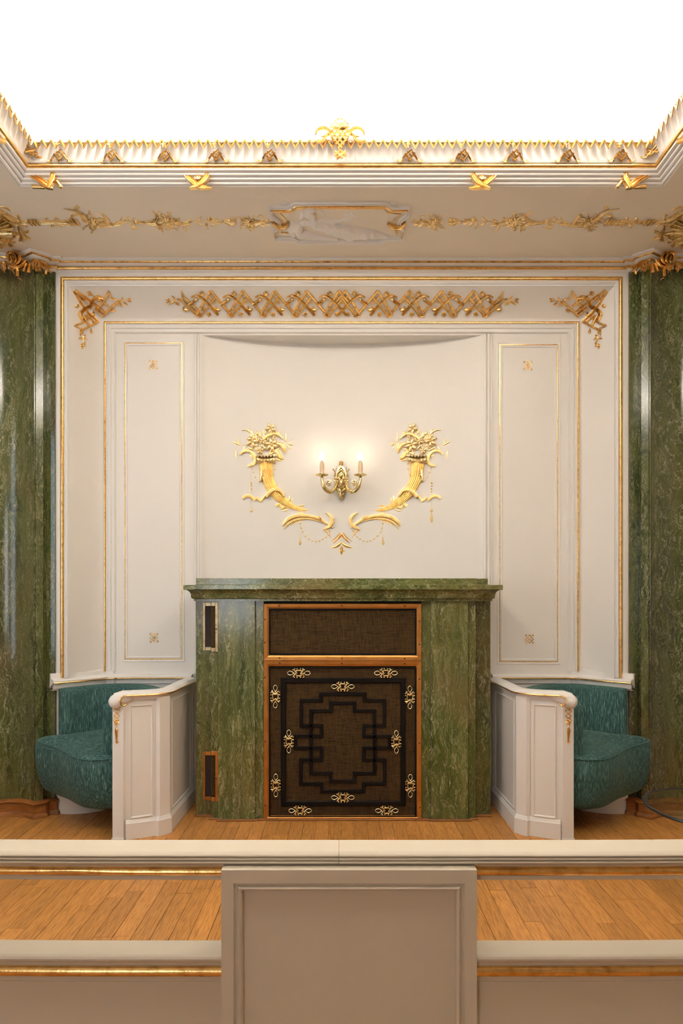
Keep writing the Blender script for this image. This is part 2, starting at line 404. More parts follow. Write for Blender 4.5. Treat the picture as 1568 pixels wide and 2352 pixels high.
# outer frame
fr_out = rectpath(-2.011, 2.011, 3.846, .97)
b = B(); b.sweep(fr_out, [(.055, -.02), (.055, .004), (.05, .006), (.016, .006), (.012, 0), (-.013, 0), (-.018, .008), (-.026, .008), (-.030, .002), (-.036, .002), (-.040, -.006), (-.048, -.008), (-.052, -.02)], onwall(4.55), cap=False)
tf = b.build('trim_4', M_white, None, True, 30); tag(tf, 'white outer frame and concave splay round the panelled wall', kind='structure'); splay_rows.build('concave_splay', M_paint, tf, True, 40)
b = B(); b.sweep(fr_out, beadprof(0, .001, .0125, 8), onwall(4.55), cap=False); b.build('gilt_bead', M_gold, tf)
# ---- entablature over wall and piers
CXM = .005
def arc3(a, m, c, k=8):
    return [tuple((1-t)**2*a[i]+2*t*(1-t)*(2*m[i]-.5*a[i]-.5*c[i])+t*t*c[i] for i in (0, 1)) for t in [j/k for j in range(k+1)]]
pierL = [(-2.62, 4.53), (-2.527, 4.53), (-2.527, 4.47)]+arc3((-2.49, 4.44), (-2.32, 4.50), (-2.149, 4.44), 10)+[(-2.112, 4.47), (-2.112, 4.53), (-2.055, 4.53), (-2.055, 4.56)]
pierR = [(2*CXM-x, y) for x, y in reversed(pierL)]
entp = [(-3.0, 4.55), (-2.62, 4.55)]+pierL[:-1]+[(-2.055, 4.55), (2*CXM+2.055, 4.55)]+pierR[1:]+[(2.63, 4.55), (3.0, 4.55)]
ent = B(); ent.sweep(entp, [(.0, 3.885), (-.012, 3.890), (-.014, 3.904)], XYZ, cap=False)
ent.sweep(entp, [(-.014, 3.922), (-.026, 3.924), (-.036, 3.928), (-.046, 3.935)], XYZ, cap=False)
ent.sweep(entp, [(-.056, 3.943), (-.066, 3.946), (-.074, 3.952), (-.074, 3.961)], XYZ, cap=False)
tr = ent.build('trim_1', M_white, None, True, 30); tag(tr, 'white and gilt entablature running along the wall head and over both marble piers', kind='structure')
b = B(); b.sweep(entp, [(-.014+.011*math.cos(a), 3.913+.0105*math.sin(a)) for a in [PI/2+PI*i/6 for i in range(7)]], XYZ, cap=False); b.build('gilt_bead', M_gold, tr)
b = B(); b.sweep(entp, [(-.046, 3.935), (-.056, 3.936), (-.058, 3.943)], XYZ, cap=False); b.build('gilt_fillet', M_goldd, tr, True, 20)
# ---- soffit ring, recess, cove lighting trough and ceiling
XR = 1.80; YR = 3.62; YB = .40
b = B(); xo = 3.0
hole = [(-XR-.092, YB-.092), (XR+.092, YB-.092), (XR+.092, YR+.092), (-XR-.092, YR+.092)]
out = [(-xo, -4), (xo, -4), (xo, 4.8), (-xo, 4.8)]
for i in range(4):
    j = (i+1) % 4; b.poly([(*out[i], 3.96), (*out[j], 3.96), (*hole[j], 3.96), (*hole[i], 3.96)])
soff = b.build('ceiling', M_soffit, None, False); tag(soff, 'tan plaster ceiling border round the glowing recess', kind='structure')
rp = [(-XR, YB), (XR, YB), (XR, YR), (-XR, YR)]    # ccw: left normal points inward
mp_ = [(-.092, 3.96), (-.092, 3.964)]
for i in range(4):
    n0 = -.090+.022*i; z0 = 3.966+.012*i
    mp_ += [(n0, z0), (n0+.008, z0-.0035), (n0+.016, z0-.001), (n0+.019, z0+.006), (n0+.018, z0+.011)]
mp_ += [(-.004, 4.012)]
b = B(); b.sweep(rp, mp_, XYZ, closed=True); b.build('stepped_moulding', M_white, soff, True, 28)
b = B(); b.sweep(rp, [(-.006+.014*math.cos(a), 4.022+.0135*math.sin(a)) for a in [-PI*.75+PI*1.25*i/8 for i in range(9)]], XYZ, closed=True); b.build('gilt_bead', M_gold, soff)
# fluted cove: scalloped geometry on three sides in view (and the near side)
FP = .0539
def side_param(k):      # returns function (t in metres along, o) -> (x, y), usable length range
    if k == 0: return lambda t, o: (-XR+o+t*(2*(XR-o))/(2*XR), YR-o), 2*XR
    if k == 1: return lambda t, o: (-XR+o, YB+o+t*((YR-o)-(YB+o))/(YR-YB)), YR-YB
    if k == 2: return lambda t, o: (XR-o, YB+o+t*((YR-o)-(YB+o))/(YR-YB)), YR-YB
    return lambda t, o: (-XR+o+t*(2*(XR-o))/(2*XR), YB+o), 2*XR
for k in range(4):
    fn, L = side_param(k); nf = int(round(L/FP)); b = B(); rows = []
    NC = nf*6
    for r in range(9):
        s = r/8; o0 = .06*s**.8; z = 4.037+.078*s; row = []
        amp = .019*min(1, s*3)*(1 if s < .9 else .8)
        for c in range(NC+1):
            ph = (c % 6)/6; row.append((*fn(L*c/NC, o0-amp*math.sin(PI*ph)+(.0 if s > .0 else 0)), z))
        rows.append(row)
    b.grid(rows); b.build('fluted_cove', M_white, soff, True, 60)
    # gilt zigzag edge, two fillets thick, along the head of the flutes
    z_ = B()
    n = nf*2
    for ww, oo in ((.0048, 0), (.0040, .0115)):
        pts = []
        for i in range(n+1):
            t = L*i/n; up = (i % 2 == 0)
            o = .064; zz = 4.124-oo*.6 if up else 4.088-oo
            x, y = fn(t, o if up else o-.004); pts.append((x, y, zz))
        z_.tube(pts, ww, 5)
    zg = z_.build('gilt_zigzag', M_gold, soff, True, 30)
    z_ = B()
    for i in range(nf):
        x, y = fn(L*(i+.5)/nf, .058); z_.sphere((x, y, 4.120), .0085, .006, .014, 6, 4)
    z_.build('gilt_teeth', M_gold, soff); 
# faint incised teeth at the foot of the flutes
    fo = B(); pts = []
    for i in range(nf*2+1):
        x, y = fn(L*i/(nf*2), .004); pts.append((x, y, 4.042 if i % 2 else 4.050))
    fo.tube(pts, .0022, 4); fo.build('foot_zigzag', M_white, soff)
b = B()
b.sweep(rp, [(.06, 4.112), (.066, 4.124), (.05, 4.127), (.02, 4.10), (-.33, 4.10), (-.33, 4.20), (-.31, 4.34), (-.24, 4.44), (-.12, 4.49), (.05, 4.50)], XYZ, closed=True)
b.poly([(-XR+.05, YB+.05, 4.5), (XR-.05, YB+.05, 4.5), (XR-.05, YR-.05, 4.5), (-XR+.05, YR-.05, 4.5)])
b.build('lit_vault', M_ceiling, soff, True, 40)
# ---- hall shell around and behind
def shell(name, pts, mat, lab):
    b = B(); b.poly(pts); o = b.build(name, mat, None, False); tag(o, lab, kind='structure'); return o
shell('wall_right', [(3, -4, 0), (3, 4.8, 0), (3, 4.8, 3.96), (3, -4, 3.96)], M_hall, 'plain cream side wall right of the marble pier')
def holed(name, P, u0, u1, a, c, lab):
    z0, z1 = .95, 3.25; b = B(); xs = [u0, a, c, u1]
    for i in range(3):
        b.poly([P(xs[i], 0), P(xs[i+1], 0), P(xs[i+1], z0), P(xs[i], z0)]); b.poly([P(xs[i], z1), P(xs[i+1], z1), P(xs[i+1], 3.96), P(xs[i], 3.96)])
        if i != 1: b.poly([P(xs[i], z0), P(xs[i+1], z0), P(xs[i+1], z1), P(xs[i], z1)])
    o = b.build(name, M_hall, None, False); tag(o, lab, kind='structure')
holed('wall_left', lambda u, z: (-3, u, z), -4, 4.8, 1.7, 3.1, 'plain cream side wall left of the marble pier')
holed('wall_front', lambda u, z: (u, -4, z), -3, 3, -2.8, -1.6, 'cream wall behind the viewer')
for i, (a, c, f) in enumerate(((1.7, 3.1, lambda u, z, h: (-3+h, u, z)), (-2.8, -1.6, lambda u, z, h: (u, -4+h, z)))):  # the frame behind the camera is added round the fill light
    z0, z1 = .95, 3.25; w_ = B(); w_.sweep([(a, z0), (a, z1), (c, z1), (c, z0)], [(0, 0), (.06, 0), (.06, .03), (0, .03)], f, closed=True)
    wo = w_.build('window_%d' % (i+1), M_white, None, False); tag(wo, 'tall white window frame out of view', kind='structure')
    g = B(); g.poly([f(a, z0, -.02), f(c, z0, -.02), f(c, z1, -.02), f(a, z1, -.02)]); g.build('pane', M_glass, wo, False)
# blank returns beside the piers
for sx in (-1, 1):
    b = B(); xs = sorted((sx*2.60, sx*3.0)); b.poly([(xs[0], 4.55, 0), (xs[1], 4.55, 0), (xs[1], 4.55, 3.96), (xs[0], 4.55, 3.96)]); b.build('return', M_paint, wall, False)
# ---- floor: base plus individual oak boards
b = B(); b.poly([(-3, -4, -.006), (3, -4, -.006), (3, 4.9, -.006), (-3, 4.9, -.006)])
fl = b.build('floor', M_dark, None, False); tag(fl, 'warm oak strip floor laid towards the fireplace', kind='structure')
PW = .0865
rest = B(); nrow = int(5.3/PW)+1; x0 = -nrow*PW/2
pc = {}
for r in range(nrow):
    xa = x0+r*PW; y = 2.55-random.random()*.6
    while y < 4.86:
        L = random.choice((.45, .6, .75, .9, 1.1)); y1 = min(4.9, y+L)
        bb_ = B(); g = .0006+random.random()*.0006; dz = random.uniform(-.0006, .0006)
        bb_.box(xa+g, xa+PW-g, y+g, y1-g, -.006, dz, .0008); bb_.build('plank', M_oak, fl, False)
        y = y1
    y = 1.3
for r in range(nrow):
    xa = x0+r*PW; y = -3.9
    while y < 1.9: 
        L = random.choice((.8, 1.1, 1.4)); y1 = min(1.94, y+L); rest.box(xa+.001, xa+PW-.001, y+.001, y1-.001, -.006, -.0005); y = y1
for sx in (-1, 1):
    for r in range(4):
        xa = sx*(2.68+r*PW); y = 1.9+.2*r
        while y < 4.54: y1 = min(4.56, y+.8); rest.box(xa-PW/2+.001, xa+PW/2-.001, y+.001, y1-.001, -.006, -.0005); y = y1
ro = rest.build('near_planks', M_oak, fl, False); ro['kind'] = 'stuff'

# ================================================================== MARBLE PIERS
def pier(plan, sx, lab, labc):
    cx = sum(p[0] for p in plan)/len(plan)
    t = empty('marble_pier', (cx, 4.5, 0), lab, 'column')
    b = B(); b.grid([[(x, y, z) for x, y in plan] for z in (.1, 3.89)])
    b.poly([(x, y, 3.89) for x, y in plan]); b.build('shaft', M_marbled if sx > 0 else M_marblep, t, True, 25)
    b = B(); b.sweep(plan, [(-.042, 0), (-.042, .012), (-.036, .024), (-.026, .032), (-.024, .088), (-.034, .094), (-.036, .100), (-.022, .110), (0, .116)], XYZ, cap=False)
    b.build('oak_base', M_skirt, t, True, 30)
    # thin fillets on the shaft
    b = B()
    for (x, y) in ((plan[-5][0]-.012, plan[-5][1]) if sx < 0 else (plan[4][0]+.012, plan[4][1]),):
        b.tube([(x, y+.004, .116), (x, y+.004, 3.885)], .006, 6)
    b.build('shaft_bead', M_marbled, t)
    # gilt capital: crest knot, swags, tassels, all on the pier face
    o = Orn(S_plane(4.415), 0, 560, 11.2, None if sx < 0 else CX-1.5)
    K = dict(hf=.8)
    o.stroke([(190, 500), (300, 610), (430, 660), (540, 660), (640, 580), (720, 470)], [40, 75, 80, 75, 60, 35], 'rib', 1.0, lift=.03)
    o.stroke([(-60, 700), (-40, 560), (60, 470), (190, 490)], [40, 50, 50, 30], 'rib', 1.0)
    o.stroke([(0, 540), (70, 640), (150, 770)], [60, 50, 15], 'rib', 1.0, lift=.012)
    o.build('swag', M_gold, t)
    o.stroke([(330, 560), (290, 440), (310, 350), (400, 330), (470, 400), (500, 520), (460, 590)], [30, 60, 70, 70, 60, 50, 30], 'rib', 1.1, lift=.05)
    o.stroke([(440, 300), (540, 340), (590, 430), (580, 530), (500, 610)], [30, 60, 70, 60, 30], 'rib', 1.1, lift=.045)
    o.stroke([(420, 560), (380, 470), (360, 400)], [40, 40, 20], 'round', 1.0, lift=.05); o.bead((380, 555), 28, lift=.05); o.bead((480, 290), 35, lift=.04); o.bead((400, 285), 30, lift=.04)
    o.build('crest_knot', M_gold, t)
    for (p, q, w) in (((720, 530), (640, 740), 60), ((800, 530), (760, 770), 70), ((180, 520), (150, 730), 80), ((490, 700), (490, 870), 90), ((880, 480), (890, 690), 48), ((950, 480), (960, 735), 48), ((1030, 500), (1040, 720), 46)):
        o.stroke([p, q], [w*.85, w], 'flat', 1.0, lift=.012); o.build('tassel', M_gold, t)
    o.stroke([(460, 870), (520, 900), (560, 950)], [30, 24, 8]); o.build('tassel_tip', M_gold, t); o.stroke([(250, 640), (330, 700), (380, 800)], [50, 40, 10], 'rib', 1); o.build('feather_leaf', M_gold, t)
    o.stroke([(860, 470), (980, 500), (1100, 590), (1190, 700), (1180, 790)], [30, 60, 60, 50, 20], 'rib', 1, lift=.01)
    o.stroke([(880, 440), (1040, 480), (1200, 590), (1330, 770)], [30, 60, 70, 20], 'rib', 1, lift=.004)
    o.stroke([(1100, 520), (1230, 560), (1330, 640)], [20, 50, 15], 'rib', 1)
    o.build('feather_leaf', M_gold, t)
    return t
pier(pierL, -1, 'green marble pier with oak base on the left edge beside the left bench', 0)
pier(pierR, 1, 'darker green marble pier with oak base on the right edge beside the right bench', 0)

# ---- dado rail between pier and fireplace, both sides (setting)
railN = 0
for sx in (-1, 1):
    m = lambda pts: [(p[0] if sx < 0 else 2*CXM-p[0], p[1]) for p in pts]
    path = m([(-2.045, 4.47), (-1.93, 4.58), (-1.80, 4.70), (-1.775, 4.755), (-1.715, 4.755), (-1.70, 4.775), (-1.13, 4.775)])
    s_ = 1 if sx < 0 else -1
    b = B(); b.sweep(path, [(s_*a, z) for a, z in [(.05, .885), (.012, .885), (.006, .897), (-.006, .900), (-.010, .925), (-.016, .935)]], XYZ, cap=False)
    b.sweep(path, [(s_*a, z) for a, z in [(-.022, .944), (-.024, .952), (-.012, .962), (.03, .968), (.032, 1.000), (.055, 1.004), (.06, .90)]], XYZ)
    o_ = b.build('trim_%d' % (2 if sx < 0 else 3), M_white, None, True, 30); tag(o_, 'white rail with a gilt line above the %s bench back' % ('left' if sx < 0 else 'right'), kind='structure')
    b = B(); b.sweep(path, [(s_*(-.020+.006*math.cos(a)), .940+.006*math.sin(a)) for a in [PI*2*i/8 for i in range(9)]], XYZ); b.build('gilt_line', M_gold, o_)
    pl = m([(-2.065, 4.56), (-2.034, 4.535), (-1.93, 4.60), (-1.80, 4.72), (-1.775, 4.775), (-1.13, 4.785)])
    b = B(); b.grid([[(x, y, 0) for x, y in pl], [(x, y, .9) for x, y in pl]]); b.build('dado', M_paint, o_, False)
# ================================================================== FIREPLACE
YF = 4.376
fp = empty('fireplace', (0, 4.55, 0), 'wide green marble fireplace with copper-framed screens in the middle of the wall', 'fireplace')
zt = 1.526
def slab(pa, pb, Y, Yb=4.79, mat=M_marble, nm='marble_slab', ref=None):
    b = B(); Yr = ref or Y; b.box(X_(pa, Yr), X_(pb, Yr), Y, Yb, .0, zt, .003); return b.build(nm, mat, fp, False)
slab(450, 487, 4.47, ref=4.47); slab(484.5, 501, 4.40, 4.47, mat=M_marble); slab(500, 585.5, YF, 4.46, nm='pilaster_slab'); slab(585.6, 606, 4.402, 4.46)
slab(967, 989.5, 4.402, 4.46); slab(989.6, 1075, YF, 4.46, nm='pilaster_slab'); slab(1075, 1092, 4.40, 4.47); slab(1091, 1126, 4.47, mat=M_marbled, ref=4.47)
b = B(); b.box(X_(586, 4.41), X_(988, 4.41), 4.43, 4.79, 0, zt); b.build('firebox_back', M_dark, fp, False)
XL, XRr = X_(452, 4.45), X_(1123, 4.45)
mp1 = [(XL, 4.79), (XL, 4.455), (X_(480, 4.39), 4.455), (X_(480, 4.39), 4.375), (X_(1094, 4.39), 4.375), (X_(1094, 4.39), 4.455), (XRr, 4.455), (XRr, 4.79)]
b = B(); b.sweep(mp1, [(0, 1.522), (-.018, 1.522), (-.018, 1.536), (-.030, 1.540), (-.034, 1.548)], XYZ, cap=False)
b.sweep(mp1, [(-.034, 1.548), (-.036, 1.572), (-.044, 1.588), (-.058, 1.598)], XYZ, cap=False); b.build('mantel_cove', M_marbleh, fp, True, 30)
b = B(); pr = [(-.058, 1.598), (-.076, 1.600), (-.078, 1.604), (-.078, 1.630), (-.074, 1.634), (0, 1.634)]
b.sweep(mp1, pr, XYZ, cap=False); b.poly([(x, y, 1.634) for x, y in mp1]); b.build('mantel_shelf', M_marbleh, fp, True, 25)
b = B(); b.box(X_(450, 4.43), X_(484, 4.43), 4.43, 4.79, 1.634, 1.682, .002); b.box(X_(480, 4.39), X_(1094, 4.39), 4.385, 4.79, 1.634, 1.680, .002); b.box(X_(1090, 4.43), X_(1120, 4.43), 4.43, 4.79, 1.634, 1.680, .002)
b.build('mantel_plinth', M_marbleh, fp, False)
# copper frames, mitred bars
def frame_rect(pa, pb, qa, qb, Y, wpx, mat, nm, par, screws=(), hh=.02, sgn=1):
    x0, x1, z1, z0 = X_(pa, Y), X_(pb, Y), Z_(qa, Y), Z_(qb, Y); w = wpx/F*Y
    cor = [(x0, z0), (x0, z1), (x1, z1), (x1, z0)]; inn = [(x0+w, z0+w), (x0+w, z1-w), (x1-w, z1-w), (x1-w, z0+w)]
    bars = []
    for i in range(4):
        j = (i+1) % 4; b = B()
        L = lambda p, q, t: (p[0]+(q[0]-p[0])*t, p[1]+(q[1]-p[1])*t)
        rows = []
        for t, h in ((0, 0), (0, hh*.8), (.08, hh), (.62, hh*.92), (.70, hh*.78), (.95, hh*.6), (1, hh*.4), (1, 0)):
            a, c = L(cor[i], inn[i], t), L(cor[j], inn[j], t); rows.append([(a[0], Y+.02-h, a[1]), (c[0], Y+.02-h, c[1])])
        b.grid(rows); bars.append(b.build(nm, mat, par, True, 20))
    for (sx_, sy_, bi) in screws:
        b = B(); p = W(sx_, sy_, Y); c = (p.x, Y+.002, p.z)
        rws = [[(c[0]+r*math.cos(2*PI*k/10), c[1]-h, c[2]+r*math.sin(2*PI*k/10)) for k in range(10)] for r, h in ((.006, 0), (.006, .002), (.004, .004), (.0002, .0042))]
        b.grid(rws, True); b.build('screw', M_screw, bars[bi])
frame_rect(605, 968, 1386, 1517.6, 4.385, 12.5, M_bronze, 'copper_bar', fp, [(641, 1391, 1), (785, 1391, 1), (929, 1392, 1), (608.5, 1423, 0), (608.5, 1476, 0), (963, 1427, 2), (963, 1480, 2), (642, 1511, 3), (785, 1512, 3), (929, 1513, 3)])
frame_rect(605, 968, 1518, 1886.5, 4.385, 12.5, M_bronze, 'copper_bar', fp, [(642, 1523, 1), (785, 1524, 1), (929, 1524.5, 1), (608.5, 1556, 0), (609, 1703, 0), (609, 1850, 0), (963, 1560, 2), (963, 1707, 2), (964, 1855, 2)])
def panel(qa, qb, nm):
    b = B(); Y = 4.40; x0, x1, z1, z0 = X_(612, Y), X_(962, Y), Z_(qa, Y), Z_(qb, Y); b.box(x0, x1, Y, Y+.01, z0, z1); o = b.build(nm, M_mesh, fp, False)
    bb_ = B(); bb_.sweep([(X_(617.5, Y), Z_(qb-6, Y)), (X_(617.5, Y), Z_(qa+6, Y)), (X_(956, Y), Z_(qa+6, Y)), (X_(956, Y), Z_(qb-6, Y))], [(0, 0), (0, .010), (-.008, .010), (-.010, 0)], onwall(Y), closed=True)
    bb_.build('inner_border', M_black, o, True, 30); return o
panel(1392, 1510, 'upper_screen'); scr = panel(1526, 1882, 'lower_screen')
def fret(paths, w, nm):
    b = B(); Y = 4.40
    for p, cl in paths:
        b.sweep([(X_(x, Y), Z_(y, Y)) for x, y in p], [(-w, 0), (-w, .006), (-w*.7, .012), (w*.7, .012), (w, .006), (w, 0)], onwall(Y), closed=cl)
    return b.build(nm, M_black, scr, True, 30)
fret([([(651, 1563), (925, 1563), (925, 1845), (651, 1845)], True)], .018, 'fret_border')
mxp = lambda p: [(2*787-x, y) for x, y in p]
A1 = [(787, 1594), (737, 1594), (737, 1609), (692, 1609), (692, 1667), (738, 1667), (738, 1691), (679, 1691), (679, 1718), (738, 1718), (738, 1745), (691, 1745), (691, 1800), (739, 1800), (739, 1817), (787, 1817)]
A2 = [(787, 1615), (760, 1615), (760, 1633), (714, 1633), (714, 1776), (760, 1776), (760, 1794), (787, 1794)]
fret([(A1, False), (mxp(A1), False)], .012, 'fret_outer'); fret([(A2, False), (mxp(A2), False)], .012, 'fret_inner')
def mount(cx, cy, vert):
    def R(p): return (p[1], p[0]) if vert else p
    o = Orn(S_plane(4.386), cx, cy, 1)
    st = lambda pts, w, **k: o.stroke([R(p) for p in pts], w, **k)
    loops = []
    for s in (-1, 1):
        st([(s*9, 3), (s*14, -2), (s*20, -4.6), (s*25.5, -2), (s*25.5, 2), (s*20, 4.6), (s*15, 3), (s*11, -1)], 1.7, k=3, hf=1); loops.append(o.build('wire_loop', M_silverg, None))
    for s in (-1, 1):
        st([(s*4, 2), (s*8, -3), (s*11.5, -9)], 3.0, hf=.9); st([(s*4, -2), (s*9, 3), (s*13, 8)], 3.0, hf=.9)
        o.leaf(R((s*10, -6)), R((s*15, -8)), 3.5); o.leaf(R((s*10, -6)), R((s*9, -12)), 3.5); o.leaf(R((s*9, 5)), R((s*14, 9)), 3.5)
        o.bead(R((s*10, 10)), 2.0); o.bead(R((s*4, 10)), 2.2); o.bead(R((s*4, -10)), 1.8)
    st([(-5.5, -6), (5.5, -6), (7, 0), (5.5, 6.5), (-5.5, 6.5), (-7, 0), (-5.5, -6)], 3.4, k=1, hf=.8)
    m = o.build('gilt_mount', M_brass, scr)
    for l_ in loops: l_.parent = m
for x, y in ((686, 1546), (886, 1546), (787, 1577), (787, 1832), (689, 1862), (888, 1862)): mount(x, y, False)
for x, y in ((632, 1600), (941, 1602), (663, 1703), (910, 1704), (633, 1804), (942, 1805)): mount(x, y, True)
# corner vents wrapping the left marble step
def vent(qa, qb, mat):
    t = B(); YA, YC = 4.462, 4.392
    def bar(pa, pb, qa_, qb_, Y, d=.016): t.box(X_(pa, Y), X_(pb, Y), Y, Y+d, Z_(qb_, Y), Z_(qa_, Y), .0015)
    bar(466, 471, qa, qb, YA); bar(471.2, 484.5, qa, qa+8, YA); bar(471.2, 484.5, qb-8, qb, YA)
    bar(494, 500.5, qa-1, qb+3, YC-.004); bar(485, 493.8, qa-1, qa+8, YC-.004); bar(485, 493.8, qb-6, qb+3, YC-.004)
    o = t.build('vent_frame', mat, fp, False)
    b = B(); b.box(X_(471, YA), X_(485, YA), YA+.004, YA+.02, Z_(qb-6, YA), Z_(qa+6, YA)); b.build('vent_cavity', M_dark, o, False)
    b = B(); b.box(X_(485, YC), X_(495, YC), YC, YC+.01, Z_(qb-5, YC), Z_(qa+6, YC)); b.build('vent_cloth', M_mesh, o, False)
    b = B(); ym = (qa+qb)/2+6; b.sphere(tuple(W(496, ym, YC-.006)), .005); b.sphere(tuple(W(495.5, ym-10, YC-.006)), .003); b.sphere(tuple(W(495.5, ym+8, YC-.006)), .003); b.build('vent_latch', M_screw, o)
vent(1384, 1494, M_nickel); vent(1727, 1838, M_bronze)
# little oak fillets at the foot
for pa, pb, Y, in ((446, 486, 4.452), (478, 502, 4.385), (497, 590, 4.358), (589, 986, 4.37), (984, 1084, 4.358), (1078, 1098, 4.385), (1092, 1132, 4.452)):
    b = B(); b.box(X_(pa, Y), X_(pb, Y), Y, Y+.03, 0, .012, .003); b.build('foot_fillet', M_skirt, fp, False)

# ================================================================== CORNER BENCHES
def bench(side):
    cxx = .010
    m = (lambda x: x) if side == 'left' else (lambda x: 2*cxx-x)
    P2 = lambda pts: [(m(x), y) for x, y in pts]; sg = 1 if side == 'left' else -1
    dsc = 'left' if side == 'left' else 'right'
    t = empty('corner_bench', (m(-1.65), 4.4, 0), 'built-in teal chenille corner bench with white panelled end, at the %s of the fireplace' % dsc, 'bench')
    # --- end panel
    outer = [(-1.127, 4.785), (-1.140, 4.19)]+[(-1.137, 4.165), (-1.185, 4.112)]+arc3((-1.195, 4.118), (-1.29, 4.068), (-1.382, 4.038), 8)+[(-1.388, 4.030), (-1.458, 4.026)]
    inner = [(-1.462, 4.085), (-1.38, 4.095), (-1.28, 4.13), (-1.23, 4.17), (-1.195, 4.25), (-1.185, 4.785)]
    b = B(); b.extrude(P2(outer+inner), 0, .905); pan = b.build('end_panel', M_paint, t, True, 25)
    # rails, stiles and inner bead on the outer faces
    seg1 = [(-1.128, 4.73), (-1.140, 4.20)]; seg2 = arc3((-1.198, 4.117), (-1.29, 4.068), (-1.382, 4.038), 8)
    s_ = sg
    def face(seg, z0, z1):
        b = B(); n = len(seg); 
        def off(i, d):
            a, c = seg[max(0, i-1)], seg[min(n-1, i+1)]; dx, dy = c[0]-a[0], c[1]-a[1]; L = math.hypot(dx, dy); return (m(seg[i][0]-dy/L*d), seg[i][1]+dx/L*d)
        fr = [(0, 0), (.0, .006), (.004, .008), (.010, .003), (.012, 0)]
        # vertical stiles
        def at(u, d):
            u = max(0, min(n-1, u)); i = min(n-2, int(u)); f = u-i; p, q = off(i, d), off(i+1, d); return (p[0]+(q[0]-p[0])*f, p[1]+(q[1]-p[1])*f)
        Ls = sum(math.hypot(seg[i+1][0]-seg[i][0], seg[i+1][1]-seg[i][1]) for i in range(n-1)); k = (n-1)/Ls
        for u0, dr in ((.03*k, 1), (n-1-.03*k, -1)):
            b.grid([[(*at(u0+dr*a*k, h*1.0), z) for a, h in fr] for z in (z0, z1)])
        for zz, dr in ((z0, 1), (z1, -1)):
            b.grid([[(*at(.03*k+(n-1-.06*k)*j/10, h), zz+dr*a) for a, h in fr] for j in range(11)])
        return b
    for sgm, z0, z1 in ((seg1, .13, .855), (seg2, .13, .855)):
        face(sgm, z0, z1).build('panel_moulding', M_white, pan, True, 30)
    # pilaster between the two faces
    b = B(); b.extrude(P2([(-1.133, 4.20), (-1.130, 4.16), (-1.180, 4.104), (-1.205, 4.105), (-1.20, 4.13), (-1.16, 4.18)]), .0, .90); b.build('corner_stile', M_white, pan, True, 25)
    b = B(); b.extrude(P2([(-1.1445, 4.785), (-1.118, 4.785), (-1.118, 4.745), (-1.1445, 4.745)]), 0, .9); b.build('wall_stile', M_white, pan, False)
    # skirting
    sk = [(-1.120, 4.76), (-1.131, 4.19), (-1.128, 4.155), (-1.184, 4.098), (-1.20, 4.108)]+seg2[1:-1]+[(-1.380, 4.032)]
    b = B(); b.sweep(P2(sk), [(sg*a, z) for a, z in [(.012, 0), (.012, .100), (.006, .108), (.004, .118), (0, .124), (-.004, .124)]], XYZ, cap=False)
    b.build('skirting', M_white, pan, True, 30)
    b = B(); b.box(*sorted((m(-1.464), m(-1.384))), 4.017, 4.06, 0, .012, .001); b.box(*sorted((m(-1.459), m(-1.388))), 4.0215, 4.05, .012, .90, .001); b.build('end_post', M_white, pan, False)
    # capping rail with scrolled end
    cp = [(-1.135, 4.78), (-1.150, 4.20), (-1.160, 4.160), (-1.20, 4.118), (-1.28, 4.078), (-1.36, 4.052), (-1.41, 4.04)]
    b = B(); b.sweep(P2(cp), [(sg*a, z) for a, z in [(.016, .888), (.016, .902), (.024, .910), (.034, .916), (.038, .926), (.030, .938), (.012, .945), (-.03, .947), (-.05, .940), (-.052, .90)]], XYZ)
    q = [(-1.25, 4.092, .926, .008), (-1.30, 4.072, .920, .020), (-1.35, 4.054, .909, .036), (-1.41, 4.030, .900, .048), (-1.445, 4.020, .890, .047), (-1.455, 4.018, .875, .036)]
    rows = []
    for x, y, z, r in q: rows.append([(m(x), y+r*math.cos(2*PI*k/16)*.9, z+r*math.sin(2*PI*k/16)) for k in range(16)])
    b.grid(rows, True); b.poly(rows[0]); 
    b.sphere((m(-1.435), 4.018, .884), .045, .044, .046, 16, 10)
    b.build('capping_rail', M_white, t, True, 50)
    b = B(); gp = [(-1.098, 4.77), (-1.112, 4.20), (-1.122, 4.145), (-1.178, 4.085), (-1.26, 4.043), (-1.345, 4.012), (-1.375, 3.990)]
    pts = [(m(x), y, .921) for x, y in crom(gp[:4], 1)]+[(m(x), y, .921) for x, y in crom(gp[3:], 4)]
    pts += [(m(-1.388), 3.975, .912), (m(-1.392), 3.97, .895), (m(-1.386), 3.972, .872), (m(-1.372), 3.978, .862), (m(-1.358), 3.985, .868), (m(-1.360), 3.987, .878)]
    b.tube(pts, .0055, 8); b.build('gilt_line', M_gold, t)
    # gilt pendant on the end post
    o = Orn(S_plane(4.0205), 220, 1560, 14.7, None if side == 'left' else 786.2)
    for dx, dy, w in ((-150, 60, 90), (-60, 150, 110), (20, 230, 120), (120, 140, 100), (60, 40, 100)): o.leaf((690-dx*.1, 830), (690+dx, 830+dy), w, .1, .8, lift=.006)
    o.stroke([(500, 845), (640, 825), (760, 850), (830, 960)], [20, 50, 50, 20], 'rib', .9, lift=.006); o.build('acanthus_cap', M_goldd, t)
    for p in (((590, 1080), (800, 1240)), ((800, 1080), (600, 1240)), ((600, 1060), (640, 1020)), ((770, 1020), (815, 1090)), ((800, 1240), (650, 1390)), ((600, 1240), (700, 1330)), ((620, 1340), (700, 1400))): o.stroke(list(p), 34, 'flat', .9)
    o.flower((690, 1430), 110, 6, .6, .3, .8); o.bead((690, 1600), 30); o.leaf((690, 1500), (640, 1580), 40); o.leaf((700, 1500), (780, 1560), 40)
    o.build('trellis_and_flower', M_gold, t)
